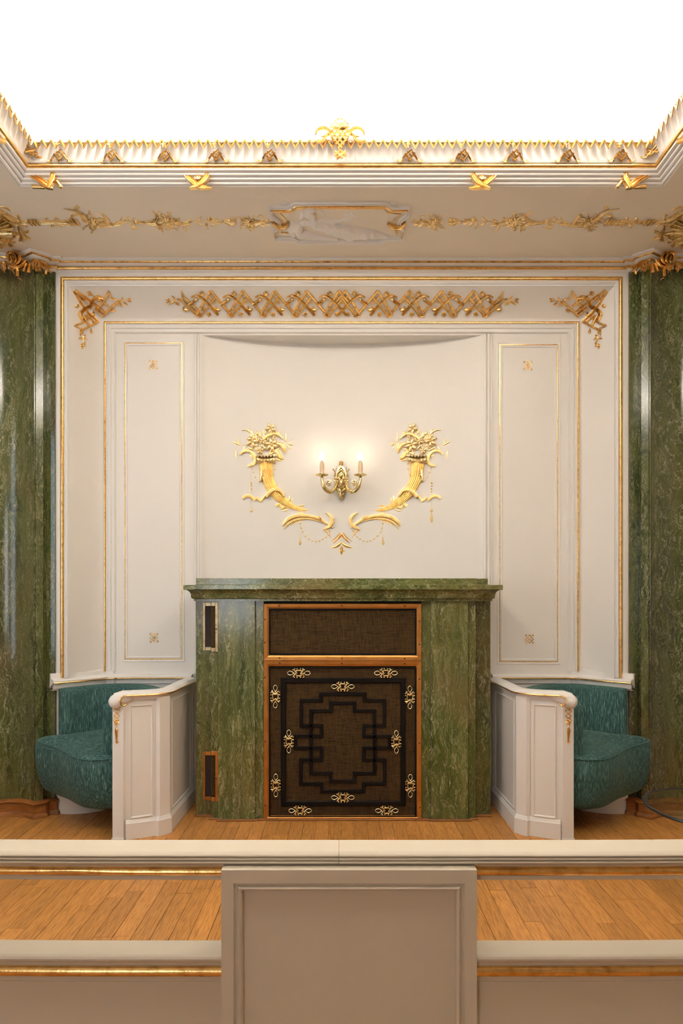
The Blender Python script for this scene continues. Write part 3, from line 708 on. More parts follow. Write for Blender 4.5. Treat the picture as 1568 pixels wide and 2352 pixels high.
    o.stroke([(700, 1640), (700, 1720), (705, 1880), (708, 2040), (710, 2130)], [60, 110, 80, 60, 50], 'flat', 1.0); o.stroke([(650, 2110), (710, 2140), (765, 2110)], [30, 50, 30]); o.bead((710, 2150), 30)
    o.build('long_drop', M_gold, t)
    # --- seat
    front = [(-2.135, 4.45, .548), (-2.125, 4.41, .546), (-2.07, 4.375, .536), (-1.99, 4.335, .526), (-1.90, 4.27, .516), (-1.833, 4.205, .510), (-1.77, 4.14, .505), (-1.708, 4.09, .502), (-1.64, 4.06, .501), (-1.572, 4.045, .502), (-1.50, 4.055, .506), (-1.452, 4.075, .510)]
    fr = crom(front, 3)
    backp = [(-1.30, 4.12, .52), (-1.21, 4.25, .53), (-1.205, 4.5, .54), (-1.22, 4.74, .55), (-1.5, 4.745, .55), (-1.75, 4.72, .55), (-1.86, 4.64, .55), (-2.0, 4.50, .55)]
    ring = [Vector(p) for p in fr+backp]; cc = Vector((-1.66, 4.42, .52))
    rows = []
    for k, (f, dz) in enumerate(((1, 0), (.985, .007), (.94, .017), (.85, .030), (.7, .042), (.5, .052), (.3, .057), (.02, .058))):
        rows.append([Vector((m(cc.x+(p.x-cc.x)*f), cc.y+(p.y-cc.y)*f, cc.z+(p.z-cc.z)*f+dz)) for p in ring])
    b = B(); b.grid(rows, True); seat = b.build('seat_cushion', M_teals, t, True, 60)
    b = B(); b.tube([(m(p[0]), p[1]-.002, p[2]) for p in fr], .0055, 6); b.build('seat_piping', M_tealv, seat)
    rows = []
    for (dn, zf) in ((0, 0), (-.012, .08), (-.014, .3), (-.004, .6), (.02, .85), (.045, .97), (.07, 1.0), (.12, 1.0)):
        r = []
        for i, p in enumerate(fr):
            a, c = fr[max(0, i-1)], fr[min(len(fr)-1, i+1)]; dx, dy = c[0]-a[0], c[1]-a[1]; L = math.hypot(dx, dy)
            zb = .205-.04*min(1, i/10); z = p[2]+(zb-p[2])*zf
            r.append((m(p[0]-dy/L*dn), p[1]+dx/L*dn, z))
        rows.append(r)
    b = B(); b.grid(rows); b.poly([rows[-1][i] for i in range(len(fr))]); b.build('seat_front', M_tealv, t, True, 60)
    # plinth and foot under the seat
    pl = [(-2.035, 4.53), (-2.005, 4.515), (-1.96, 4.508), (-1.90, 4.51), (-1.82, 4.53), (-1.74, 4.58), (-1.70, 4.70), (-1.9, 4.70)]
    b = B(); b.extrude(P2(pl), 0, .30, False); b.build('plinth', M_paint, t, True, 40)
    b = B(); b.lathe((m(-1.52), 4.12, 0), [(.022, 0), (.026, .02), (.026, .17)], 12)
    # --- backrest, a rounded padded band wrapping round to the arm
    bp = [(-1.985, 4.455), (-1.93, 4.54), (-1.86, 4.62), (-1.78, 4.685), (-1.70, 4.715), (-1.60, 4.715), (-1.50, 4.685), (-1.41, 4.625), (-1.335, 4.54), (-1.285, 4.44), (-1.268, 4.33), (-1.29, 4.235), (-1.345, 4.172), (-1.42, 4.138), (-1.500, 4.128), (-1.552, 4.128)]
    pth = [(m(x), y, h) for x, y, h in crom([(x, y, .905 if i < 10 else .905-.06*((i-9)/6)) for i, (x, y) in enumerate(bp)], 3)]
    n = len(pth); rows = []; half = .042
    for i, (x, y, h) in enumerate(pth):
        a, c = pth[max(0, i-1)], pth[min(n-1, i+1)]; dx, dy = c[0]-a[0], c[1]-a[1]; L = math.hypot(dx, dy); nx, ny = -dy/L, dx/L
        e = min(1, min(i, n-1-i)/1.5+.45); hw = half*(e if i > n//2 or i == 0 else 1)
        z0 = .46; r = min(hw, .032)
        cs = [(-hw, z0), (-hw*1.06, (z0+h)/2), (-hw, h-r), (-hw*.72, h-r*.3), (-hw*.25, h), (hw*.25, h), (hw*.72, h-r*.3), (hw, h-r), (hw, z0)]
        rows.append([(x+nx*a_, y+ny*a_, z_) for a_, z_ in cs])
    split = next(i for i, p in enumerate(pth) if abs(p[0]-m(-1.70)) < .02)
    b = B(); b.grid(rows[:split+1]); b.poly(rows[0]); b.build('backrest', M_tealv, t, True, 60)
    b = B(); b.grid(rows[split:]); b.poly(rows[-1][::-1]); b.build('arm_pad', M_tealv, t, True, 60)
    b = B(); s0 = rows[split]; b.tube([s0[k] for k in range(2, 7)], .003, 5); b.build('back_seam', M_tealv, t)
    return t
bench('left'); bench('right')

# ================================================================== PARAPET IN FRONT
pa = empty('balcony_parapet', (0, 1.5, 0), 'cream balcony parapet with gilt beads and panelled centre pedestal in the foreground', 'parapet')
def bx(x): return max(0, abs(x)-.5)**2*.035
xsamp = [-2.6+5.2*i/52 for i in range(53)]
def along(prof, x0=None, x1=None, k=24, mat=M_parapet, nm='x', par=None, closed=True, ang=30):
    x0 = -2.6 if x0 is None else x0; x1 = 2.6 if x1 is None else x1
    b = B(); pr = prof+[prof[0]] if closed else prof
    rows = [[(x, y+bx(x), z) for y, z in pr] for x in [x0+(x1-x0)*i/k for i in range(k+1)]]
    b.grid(rows)
    if closed: b.poly(rows[0][:-1]); b.poly(rows[-1][:-1][::-1])
    return b.build(nm, mat, par, True, ang)
def ribs(y0, z0, z1, n, d):
    out = []; hh = (z0-z1)/n
    for i in range(n):
        for a in (.05, .25, .5, .75, .95): out.append((y0-d*math.sin(PI*a)**.7, z0-hh*(i+a)))
        if i < n-1: out.append((y0+.002, z0-hh*(i+1)))
    return out
TP = [(1.526, .95), (1.461, .95), (1.457, .948)]+ribs(1.4545, .9455, .922, 3, .005)+[(1.458, .921), (1.466, .915), (1.469, .909), (1.474, .890), (1.474, .878), (1.480, .878), (1.480, .874), (1.526, .874)]
seam = X_(778, 1.45)
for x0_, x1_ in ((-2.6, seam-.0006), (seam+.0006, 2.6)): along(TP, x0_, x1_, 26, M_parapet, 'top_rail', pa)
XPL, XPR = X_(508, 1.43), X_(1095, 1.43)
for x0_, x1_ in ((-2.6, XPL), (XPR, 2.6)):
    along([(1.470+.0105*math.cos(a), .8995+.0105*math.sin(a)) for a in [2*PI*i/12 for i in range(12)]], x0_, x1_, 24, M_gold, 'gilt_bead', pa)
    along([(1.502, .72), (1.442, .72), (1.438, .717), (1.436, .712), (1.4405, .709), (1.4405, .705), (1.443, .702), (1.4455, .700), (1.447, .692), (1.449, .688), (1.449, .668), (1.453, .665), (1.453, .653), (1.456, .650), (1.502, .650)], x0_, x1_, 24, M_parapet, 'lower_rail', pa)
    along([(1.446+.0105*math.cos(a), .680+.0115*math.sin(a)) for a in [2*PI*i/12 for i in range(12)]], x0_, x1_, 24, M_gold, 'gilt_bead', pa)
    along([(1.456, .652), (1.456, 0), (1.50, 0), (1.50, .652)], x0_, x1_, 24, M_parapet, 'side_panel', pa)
b = B(); zT = .918
x0, x1 = X_(536, 1.43), X_(1067, 1.43); z1 = Z_(2029, 1.43); z0 = .12
for q in (((XPL, zT), (XPL, 0), (x0, 0), (x0, zT)), ((x1, zT), (x1, 0), (XPR, 0), (XPR, zT)), ((x0, zT), (x0, z1), (x1, z1), (x1, zT)), ((x0, z0), (x0, 0), (x1, 0), (x1, z0))):
    b.poly([(x, 1.43, z) for x, z in q])
b.grid([[(XPL, 1.53, z), (XPL, 1.43, z)] for z in (0, zT)]); b.grid([[(XPR, 1.43, z), (XPR, 1.53, z)] for z in (0, zT)])
b.poly([(XPL, 1.43, zT), (XPR, 1.43, zT), (XPR, 1.48, zT), (XPL, 1.48, zT)]); b.poly([(XPL, 1.53, 0), (XPR, 1.53, 0), (XPR, 1.53, zT), (XPL, 1.53, zT)])
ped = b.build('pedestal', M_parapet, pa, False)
b = B(); b.sweep([(x0, z0), (x0, z1), (x1, z1), (x1, z0)], [(0, 0), (-.003, -.006), (-.007, -.007), (-.009, -.003), (-.013, .000), (-.016, -.002), (-.018, -.004), (-.020, -.016)], onwall(1.43), closed=True)
b.poly([(x0+.02, 1.446, z0+.02), (x1-.02, 1.446, z0+.02), (x1-.02, 1.446, z1-.02), (x0+.02, 1.446, z1-.02)]); b.build('recessed_panel', M_parapet, ped, True, 28)

# ================================================================== ROUND GLASS TABLE, right
tc_ = (1.95, 3.30); th = .435
t = empty('glass_table', (*tc_, 0), 'round clear glass side table with black rim at the right edge', 'table')
b = B(); b.lathe((*tc_, th), [(.325, 0), (.33, .003), (.33, .007), (.325, .01)], 64); b.build('glass_top', M_glass, t, True, 40)
b = B(); b.tube([(tc_[0]+.333*math.cos(2*PI*i/72), tc_[1]+.333*math.sin(2*PI*i/72), th+.005) for i in range(73)], .0095, 8, False); b.build('black_rim', M_rubber, t)
b = B(); b.lathe((*tc_, 0), [(.06, 0), (.06, .01), (.02, .03), (.018, th)], 32); b.build('stem', M_rubber, t)
# ================================================================== GILDED STUCCO AND MOUNTS
# ---- cornucopias on the niche wall
def cornucopia(side):
    mir = None if side == 'left' else 784.0
    p0 = W(621 if side == 'left' else 947, 1080, 4.95)
    t = empty('cornucopia_relief', (p0.x, 4.95, p0.z), 'gilt cornucopia of flowers and bead strings on the niche wall, %s of the sconce' % side, 'wall ornament')
    o = Orn(S_niche, 520, 950, 5.6, mir)
    K = M_goldl
    # fluted horn
    cen = [(500, 600), (505, 700), (520, 820), (565, 930), (640, 1040), (740, 1130), (850, 1200), (960, 1240), (1050, 1238)]
    wid = [195, 185, 165, 150, 140, 105, 70, 42, 12]
    PROF['horn'] = [(-1, 0), (-.93, .45), (-.82, .32), (-.68, .74), (-.55, .54), (-.40, .94), (-.27, .72), (-.1, 1.05), (.06, .80), (.2, 1.03), (.34, .72), (.48, .90), (.62, .52), (.76, .64), (.88, .25), (1, 0)]
    o.stroke(cen, wid, 'horn', .8); horn = o.build('horn', K, t)
    zz = [(388+i*20, 560+(18 if i % 2 else -6)-abs(i-5.5)*1.0) for i in range(12)]
    o.stroke([(385, 600), (440, 615), (500, 620), (560, 615), (612, 600)], 60, 'round', .5, lift=.034); o.stroke(zz, 12, 'vee', .8, 1, lift=.05)
    o.stroke([(x, y+52) for x, y in zz], 10, 'vee', .8, 1, lift=.048); o.build('zigzag_rim', K, t)
    # scrolls
    o.stroke([(175, 530), (220, 488), (285, 482), (340, 520), (368, 590), (345, 655), (270, 678)], [22, 38, 44, 44, 42, 38, 24], 'rib', .6, lift=.008); o.build('scroll', K, t)
    o.stroke([(195, 215), (260, 212), (320, 250), (368, 310), (385, 340)], [8, 20, 30, 34, 30], 'vee', .6, lift=.008); o.build('long_leaf', K, t)
    o.stroke([(470, 345), (530, 292), (605, 266), (670, 278), (722, 330)], [30, 40, 36, 30, 12], 'rib', .6, lift=.02); o.build('long_leaf', K, t)
    o.leaf((640, 265), (700, 235), 36, lift=.01); o.stroke([(640, 385), (700, 400), (740, 450), (755, 515)], [20, 55, 60, 8], 'rib', .6, lift=.01); o.build('broad_leaf', K, t)
    o.stroke([(205, 1095), (250, 1062), (310, 1068), (368, 1118)], [34, 40, 40, 36], 'rib', .6, lift=.006)
    o.stroke([(372, 1078), (440, 1128), (492, 1060)], [30, 34, 30], 'rib', .6, 1, lift=.006); o.stroke([(505, 1080), (555, 1022), (620, 988), (690, 1004), (738, 1070)], [40, 48, 48, 44, 24], 'rib', .6, lift=.036); o.build('ribbon_band', K, t)
    for i in range(4): o.stroke([(512-i*3, 742+i*22), (462, 722+i*24), (436, 770+i*24), (446, 835+i*14)], [10, 17, 17, 10], 'round', .9, lift=.03)
    o.build('wrapped_cord', K, t)
    o.stroke([(632, 1190), (682, 1165), (708, 1215), (760, 1195), (800, 1225)], [44, 44, 44, 40, 20], 'rib', .5, 1); o.stroke([(715, 1250), (760, 1245), (800, 1225)], [14, 28, 16]); o.build('ribbon_tail', K, t)
    for a, c, w in (((800, 1150), (812, 1055), 40), ((835, 1150), (848, 1080), 22), ((780, 1140), (785, 1090), 18)): o.leaf(a, c, w)
    o.build('upright_leaf', K, t)
    o.stroke([(618, 500), (652, 495), (690, 560), (728, 582)], [30, 62, 60, 20], 'rib', .6, 2, lift=.008); o.stroke([(640, 588), (680, 592), (712, 608)], [40, 40, 16], 'rib', .6); o.build('shell_tuft', K, t)
    # cups and acanthus below
    o.stroke([(925, 1182), (992, 1178)], 16, 'round', .9); o.stroke([(922, 1205), (985, 1200)], 24, 'flat', .7); o.stroke([(908, 1278), (1002, 1276)], [10, 14], 'round', .9); o.stroke([(925, 1290), (955, 1294), (985, 1288)], [14, 32, 14], 'vee', .7); o.build('cup', K, t)
    o.stroke([(722, 1440), (780, 1372), (865, 1328), (980, 1314), (1100, 1328), (1210, 1368), (1300, 1425), (1362, 1468)], [18, 46, 48, 40, 36, 34, 28, 14], 'rib', .6, lift=.012)
    o.stroke([(738, 1490), (800, 1412), (890, 1368), (1000, 1350), (1120, 1362), (1240, 1402)], [6, 30, 30, 26, 24, 12], 'rib', .6, lift=.006)
    o.stroke([(815, 1455), (865, 1400), (940, 1372), (1010, 1368)], [6, 24, 22, 10], 'vee', .7); o.stroke([(852, 1440), (890, 1408), (950, 1382)], [4, 16, 10], 'vee'); o.build('acanthus_spray', K, t)
    o.stroke([(1275, 1278), (1335, 1312), (1362, 1385), (1325, 1450), (1250, 1490)], [6, 36, 50, 44, 14], 'rib', .6, lift=.014)
    o.stroke([(1245, 1488), (1300, 1525), (1345, 1605)], [22, 28, 4], 'rib', .6); o.stroke([(1165, 1320), (1195, 1345), (1215, 1375)], [24, 46, 22], 'rib', .8, lift=.014); o.build('curled_leaf', K, t)
    # flowers
    for c, r, n, a0 in (((565, 195), 72, 5, .4), ((328, 360), 84, 5, 1.2), ((578, 408), 92, 6, .2), ((470, 360), 46, 5, 0), ((430, 480), 50, 5, .9)):
        o.flower(c, r, n, .5, a0, .6, .022, .17); o.build('flower', K, t)
    # sprays
    o.stroke([(300, 400), (230, 404), (165, 410)], [10, 8, 5]); o.stroke([(200, 408), (150, 440), (112, 480), (90, 515)], [7, 6, 4, 3])
    for a, c, w in (((168, 408), (72, 358), 34), ((170, 398), (136, 315), 26), ((122, 478), (134, 588), 28), ((214, 472), (243, 412), 26)): o.leaf(a, c, w, .06)
    o.build('leaf_spray', K, t)
    o.stroke([(640, 395), (715, 395), (762, 368), (820, 345), (880, 338)], [8, 7, 5, 4, 3])
    for a, c, w in (((752, 368), (762, 250), 32), ((775, 372), (872, 408), 30), ((800, 410), (828, 468), 26), ((760, 380), (800, 420), 16)): o.leaf(a, c, w, .06)
    o.build('leaf_spray', K, t)
    rnd = random.Random(3)
    for i in range(46):
        x = rnd.uniform(330, 640); y = rnd.uniform(270, 560); a = math.atan2(y-620, x-490)+rnd.uniform(-.7, .7); l = rnd.uniform(45, 90)
        o.leaf((x, y), (x+l*math.cos(a), y+l*math.sin(a)), rnd.uniform(20, 34), rnd.uniform(-.2, .2), .6, lift=rnd.uniform(0, .016))
    for a, c in (((385, 260), (400, 210)), ((445, 300), (440, 240)), ((300, 560), (310, 520)), ((310, 580), (330, 500)), ((370, 480), (380, 440))): o.leaf(a, c, 22)
    o.build('foliage_mass', K, t)
    # bead strings
    o.stroke([(320, 690), (318, 960), (320, 1225)], 4); [o.bead((318, y), 13, 16, lift=.003) for y in (890, 925)]; [o.bead((321, y), 11, lift=.003) for y in (968, 1003)]; o.bead((321, 1245), 20, 24)
    if side == 'right': o.stroke([(321, 1265), (321, 1300), (321, 1360), (321, 1400)], [10, 22, 46, 20], 'vee', .8)
    o.build('bead_string', K, t)
    def string(pts, r=11):
        o.stroke(pts, 3.5); [o.bead(p, r, r*.9, lift=.002) for p in pts]; o.build('bead_string', K, t)
    string([(328, 700), (345, 752), (373, 818), (420, 878)], 12); string([(634, 600), (628, 645), (620, 712), (602, 782)], 12)
    string([(948, 1410), (962, 1470), (980, 1522), (1015, 1576), (1058, 1614), (1102, 1638), (1150, 1645), (1196, 1640), (1240, 1616), (1276, 1590), (1312, 1556), (1326, 1510)], 13)
    o.stroke([(948, 1390), (948, 1600)], 4); o.stroke([(947, 1585), (945, 1630), (944, 1665), (942, 1695)], [8, 26, 40, 10], 'vee', .8); o.build('drop_pendant', K, t)
cornucopia('left'); cornucopia('right')
t = empty('chevron_pendant', (0, 4.95, 1.98), 'gilt chevron and leaf ornament in the middle of the niche, just above the mantel', 'wall ornament')
for s in (1, -1):
    o = Orn(S_niche, 520, 950, 5.6, None if s == 1 else 784)
    o.stroke([(1478, 1555), (1430, 1612), (1372, 1668)], [26, 24, 8], 'rib', .6); o.stroke([(1462, 1533), (1412, 1590), (1342, 1650)], [12, 16, 5], 'vee', .8); o.build('chevron_bar', M_gold, t)
    o.leaf((1478, 1650), (1338, 1724), 44, -.12, .6); o.stroke([(1478, 1745), (1455, 1768), (1428, 1765)], [24, 18, 6]); o.build('leaf', M_gold, t)
o = Orn(S_niche, 520, 950, 5.6); o.leaf((1478, 1700), (1478, 1822), 46, 0, .8); o.build('drop_leaf', M_gold, t)

# ---- two-armed wall sconce
YS = 4.965
t = empty('wall_sconce', (0, YS, W(783, 1107, YS).z), 'two-armed gilt brass wall sconce with lit candle bulbs in the niche', 'wall lamp')
def SZ(u, v, out=0): return W(710+u/10.45, 1020+v/10.45, YS-out)
o = Orn(S_plane(4.955), 710, 1020, 10.45)
PROF['plate'] = [(-1, 0), (-.92, .5), (-.8, .62), (-.66, .5), (-.5, .85), (-.2, 1), (.2, 1), (.5, .85), (.66, .5), (.8, .62), (.92, .5), (1, 0)]
o.stroke([(765, 480), (765, 560), (765, 680), (765, 820), (765, 960), (765, 1090), (765, 1200), (765, 1280)], [40, 150, 250, 330, 320, 250, 150, 60], 'plate', .28)
bp_ = o.build('back_plate', M_brass, t)
o.flower((765, 460), 62, 6, .6, .5, .8, .012); o.flower((768, 1290), 62, 7, .6, .2, .8, .014)
for s in (-1, 1):
    o.stroke([(765, 560), (765+s*60, 640), (765+s*95, 740), (765+s*90, 830)], 22, 'round', .8, lift=.02); o.stroke([(765, 640), (765+s*55, 690), (765+s*62, 780)], 18, 'round', .9, lift=.03)
    o.stroke([(765+s*90, 900), (765+s*110, 1010), (765+s*70, 1110), (765, 1150)], 22, 'round', .9, lift=.02); o.stroke([(765+s*70, 900), (765+s*80, 990), (765+s*40, 1060), (765, 1080)], 18, 'round', .9, lift=.03)
    o.stroke([(765+s*130, 1080), (765+s*90, 1160), (765+s*40, 1230)], 22, 'rib', .9, lift=.01); o.bead((765+s*52, 540), 14, lift=.02); o.bead((765+s*60, 1215), 22, lift=.02)
    o.stroke([(765+s*120, 560), (765+s*140, 660), (765+s*170, 780)], 16, 'vee', .8, lift=.008)
o.build('plate_scrollwork', M_brass, bp_)
b = B(); c = SZ(765, 950, .045); b.sphere(tuple(c), .017, .022, .036, 14, 10); c = SZ(765, 760, .03); b.sphere(tuple(c), .015, .01, .022, 12, 8); b.build('central_boss', M_brass, bp_)
for s in (-1, 1):
    def U(u, v, out): return SZ(765+s*(765-u), v, out) if s > 0 else SZ(u, v, out)
    pts = [U(650, 860, .03), U(645, 960, .05), U(600, 1075, .08), U(510, 1150, .11), U(410, 1110, .13), (U(340, 1010, .14)), U(305, 870, .14), U(302, 800, .14)]
    pts = [Vector(p) for p in crom([tuple(p) for p in pts], 4)]; n = len(pts)
    b = B(); b.tube(pts, [.009+.007*math.sin(PI*min(1, i/n*1.05)) for i in range(n)], 12); arm = b.build('arm', M_brass, t)
    sp = []
    for i in range(46):
        a = i/45*PI*3.9; r = 98-72*(i/45)**.8; sp.append(U(462+s*0-r*.85*math.sin(a+.4)*(1), 940+r*math.cos(a+.4)*1.05, .115))
    start = [U(600, 1110, .09), U(530, 1130, .105), U(470, 1110, .11)]
    b = B(); b.tube(start+sp, [.0045]*3+[.0042-.002*i/45 for i in range(46)], 8); b.sphere(tuple(U(462, 940, .112)), .010, .006, .012, 10, 8); b.build('scroll_wire', M_brass, arm)
    b = B(); b.tube([U(640, 770, .03), U(625, 690, .04), U(590, 630, .05), U(565, 595, .05)], [.0035, .0035, .003, .005], 8); b.build('horn_hook', M_brass, t)
    b = B(); b.tube([U(600, 830, .03), U(700, 835, .035)], .009, 10); b.tube([U(600, 885, .03), U(690, 885, .04)], .006, 8); b.build('arm_bracket', M_brass, arm)
    cc = U(303, 0, .14); z_ = lambda v: SZ(303, v, .14).z
    b = B(); b.lathe((cc.x, cc.y, 0), [(.010, z_(880)), (.013, z_(872)), (.013, z_(862)), (.008, z_(850)), (.008, z_(840)), (.012, z_(815)), (.010, z_(790)), (.02, z_(775)), (.046, z_(752)), (.050, z_(738)), (.048, z_(732)), (.015, z_(745)), (.014, z_(725))], 28)
    b.build('drip_pan', M_brass, arm)
    b = B(); b.lathe((cc.x, cc.y, 0), [(.0165, z_(735)), (.0155, z_(600)), (.0165, z_(470)), (.014, z_(445)), (.010, z_(440))], 18)
    for a, v0, v1 in ((.3, 470, 620), (1.6, 460, 560), (2.6, 470, 600), (4.1, 460, 640), (5.2, 470, 580)):
        b.tube([(cc.x+.0165*math.cos(a), cc.y+.0165*math.sin(a), z_(v0)), (cc.x+.0165*math.cos(a), cc.y+.0165*math.sin(a), z_(v1))], [.002, .004], 6)
    b.build('candle_sleeve', M_wax, t)
    b = B(); b.lathe((cc.x, cc.y, 0), [(.010, z_(440)), (.010, z_(405)), (.012, z_(400))], 14); b.build('bulb_collar', M_wax, t)
    b = B(); b.lathe((cc.x, cc.y, 0), [(.009, z_(405)), (.016, z_(370)), (.0185, z_(330)), (.0165, z_(280)), (.010, z_(220)), (.004, z_(180)), (.001, z_(165))], 16); b.build('candle_bulb', M_bulb, t)
    l = bpy.data.lights.new('bulb_glow', 'POINT'); l.energy = .36; l.color = (1, .80, .56); l.shadow_soft_size = .03
    lo = bpy.data.objects.new('bulb_glow', l); C.objects.link(lo); lo.location = (cc.x, cc.y-.0, z_(150)+.02); lo.parent = t; lo.matrix_parent_inverse = Matrix.Translation(-t.location)

# ---- trellis frieze on the splay head
t = empty('trellis_frieze', (0, 4.65, 3.72), 'long gilt trellis frieze with bellflowers above the inner frame', 'wall ornament')
for s in (1, -1):
    mir = None if s == 1 else 785.5
    for k in range(5):
        o = Orn(S_cove, 360, 620, 3.5636, mir, lift=.003)
        px_ = 440+262*k; py_ = 168
        q = lambda x, y: (px_+x, py_+y)
        last = (k == 4)
        o.stroke([q(0, 0), q(-118, 200)], 20, 'flat', .5, 1, lift=.002)
        o.stroke([q(42, 48), q(-86, 212)], 20, 'flat', .5, 1, lift=.002)
        if not last: o.stroke([q(0, 0), q(150, 178)], 20, 'flat', .5, 1, lift=.004)
        else: o.stroke([q(0, 0), q(78, 88)], 20, 'flat', .5, 1, lift=.004)
        o.stroke([q(-20, 40), q(44, 105)], 14, 'flat', .5, 1, lift=.001)
        o.stroke([q(-118, 200), q(-90, 214)], 18, 'flat', .5, 1, lift=.002); o.stroke([q(-125, 160), q(-70, 212)], 16, 'flat', .7, 1, lift=.002)
        o.build('trellis_bars', M_gold, t)
        o.stroke([q(-160, 52), q(-110, 40), q(-50, 78), q(5, 135), q(62, 200)], [8, 18, 21, 22, 20], 'rib', .5, lift=.0045); o.build('acanthus_bar', M_goldd, t)
        o.bud(q(-68, 38), -PI/2-.3, 36, .006); o.stroke([q(-68, 38), q(-45, 30)], 6); o.build('bellflower', M_goldd, t)
        o.bud(q(-12, 178), PI/2+.2, 36, .004); o.bud(q(-88, 150), -.5, 30, .008); o.build('bellflower', M_goldd, t)
        o.stroke([q(-215, 125), q(-220, 150), q(-195, 160), q(-178, 145)], [8, 22, 24, 6], 'vee', .8, lift=.002)
        o.stroke([q(-178, 112), q(-130, 80), q(-118, 68)], [26, 20, 24], 'rib', .9, lift=.006); o.bead(q(-120, 72), 14, lift=.004); o.build('curled_leaf', M_goldd, t)
    o = Orn(S_cove, 360, 620, 3.5636, mir, lift=.003)
    o.stroke([(200, 170), (218, 215), (245, 240), (335, 330)], [8, 16, 18, 20], 'flat', .7, 1); o.stroke([(200, 172), (212, 240), (158, 232)], [6, 14, 6], 'flat', .7, 1); o.stroke([(158, 232), (210, 252), (330, 365)], [6, 20, 24], 'flat', .7, 1); o.build('swallowtail_end', M_goldd, t)
    o.stroke([(185, 262), (150, 258), (75, 245)], 5); 
    for a, c in (((150, 258), (118, 208)), ((155, 260), (95, 290)), ((110, 250), (70, 235)), ((105, 255), (75, 275)), ((165, 262), (188, 290)), ((165, 262), (160, 288))): o.leaf(a, c, 18, .1)
    o.build('leaf_sprig', M_goldd, t)

# ---- corner trellises
def corner(side):
    mir = None if side == 'left' else 781.5
    t = empty('corner_trellis', ((-1.88 if side == 'left' else 1.88), 4.65, 3.68), 'gilt trellis fan with leaf sprigs in the upper %s corner of the splay' % side, 'wall ornament')
    o = Orn(S_cove, 0, 560, 3.92, mir, lift=.003); g = M_goldd if side == 'right' else M_gold
    for pts, w in (([(690, 425), (800, 500), (950, 615)], 20), ([(668, 432), (730, 545), (790, 625), (880, 700)], 20), ([(665, 438), (695, 412)], 20), ([(712, 520), (745, 480), (770, 500)], 16),
                   ([(1072, 512), (1010, 562), (925, 652)], 24), ([(980, 425), (925, 530), (870, 590)], 22), ([(725, 815), (735, 778), (885, 700)], 24), ([(668, 740), (730, 715), (830, 640)], 22),
                   ([(770, 640), (845, 712)], 16), ([(860, 580), (925, 640)], 18), ([(895, 490), (975, 560)], 16), ([(855, 585), (890, 560)], 14), ([(735, 660), (800, 735)], 16)):
        o.stroke(pts, w, 'flat', .7, 1, lift=.004)
    o.build('trellis_bars', g, t)
    o.stroke([(978, 420), (1005, 490), (1078, 506)], [6, 20, 6], 'flat', .7, 1); o.build('swallowtail', g, t); o.stroke([(668, 740), (722, 760), (722, 832)], [6, 18, 6], 'flat', .7, 1); o.build('swallowtail', g, t)
    o.stroke([(935, 488), (880, 472), (835, 500), (815, 555), (760, 585), (718, 628), (730, 695)], [10, 24, 30, 30, 34, 34, 8], 'rib', .7, lift=.009); o.build('c_scroll', g, t)
    bd = lambda: o.build('bud', g, t)
    o.bud((815, 455), -2.4, 38, .004); o.stroke([(815, 455), (850, 470)], 7); bd(); o.bud((700, 575), -2.2, 34, .003); bd(); o.bud((875, 505), -.2, 30, .008); bd()
    o.stroke([(1035, 590), (1015, 605), (990, 600)], [22, 26, 8], 'vee'); bd(); o.stroke([(818, 760), (820, 800)], [8, 28], 'vee'); o.bead((820, 797), 14); bd()
    o.stroke([(745, 650), (770, 690), (790, 735)], [16, 20, 10], 'vee', lift=.01); bd(); o.stroke([(850, 610), (830, 635), (845, 655)], [14, 18, 12], 'rib', lift=.01); bd()
    o.stroke([(1062, 525), (1110, 515), (1180, 498)], 6)
    for a, c in (((1085, 520), (1105, 475)), ((1110, 520), (1155, 550)), ((1140, 510), (1160, 485)), ((1150, 508), (1185, 520)), ((1080, 525), (1105, 570)), ((1090, 525), (1068, 560)), ((1160, 500), (1182, 490))): o.leaf(a, c, 20, .1)
    o.build('leaf_sprig', g, t)
    o.stroke([(745, 830), (750, 880), (742, 945)], 6)
    for a, c in (((748, 860), (702, 855)), ((748, 870), (775, 905)), ((745, 905), (722, 925)), ((745, 905), (775, 925)), ((745, 830), (788, 865)), ((770, 820), (745, 850)), ((743, 925), (738, 950))): o.leaf(a, c, 22, .1)
    o.build('leaf_sprig', g, t)
corner('left'); corner('right')

# ---- diamond rosettes on the tall panels
for (x, y, lab) in ((352, 838, 'top of the left tall panel'), (354, 1465, 'foot of the left tall panel'), (1212, 840, 'top of the right tall panel'), (1216, 1468, 'foot of the right tall panel')):
    o = Orn(S_plane(4.80), x-11.3*2, y-22.5, 34.8, lift=.001)
    o.stroke([(785, 430), (1060, 790), (790, 1090), (450, 800), (785, 430)], 70, 'flat', .8, 1); o.stroke([(785, 620), (920, 790), (790, 950), (640, 800), (785, 620)], 50, 'vee', .8, 1); o.bead((785, 790), 60)
    for c in ((540, 520, -2.4), (1000, 520, -.7), (540, 1040, 2.4), (1000, 1040, .7)):
        for d in (-.7, 0, .7): o.leaf((c[0], c[1]), (c[0]+150*math.cos(c[2]+d), c[1]+150*math.sin(c[2]+d)), 70)
    r = o.build('diamond_rosette', M_goldd); tag(r, 'small gilt diamond rosette at the '+lab, 'wall ornament', 'rosettes on the tall panels')

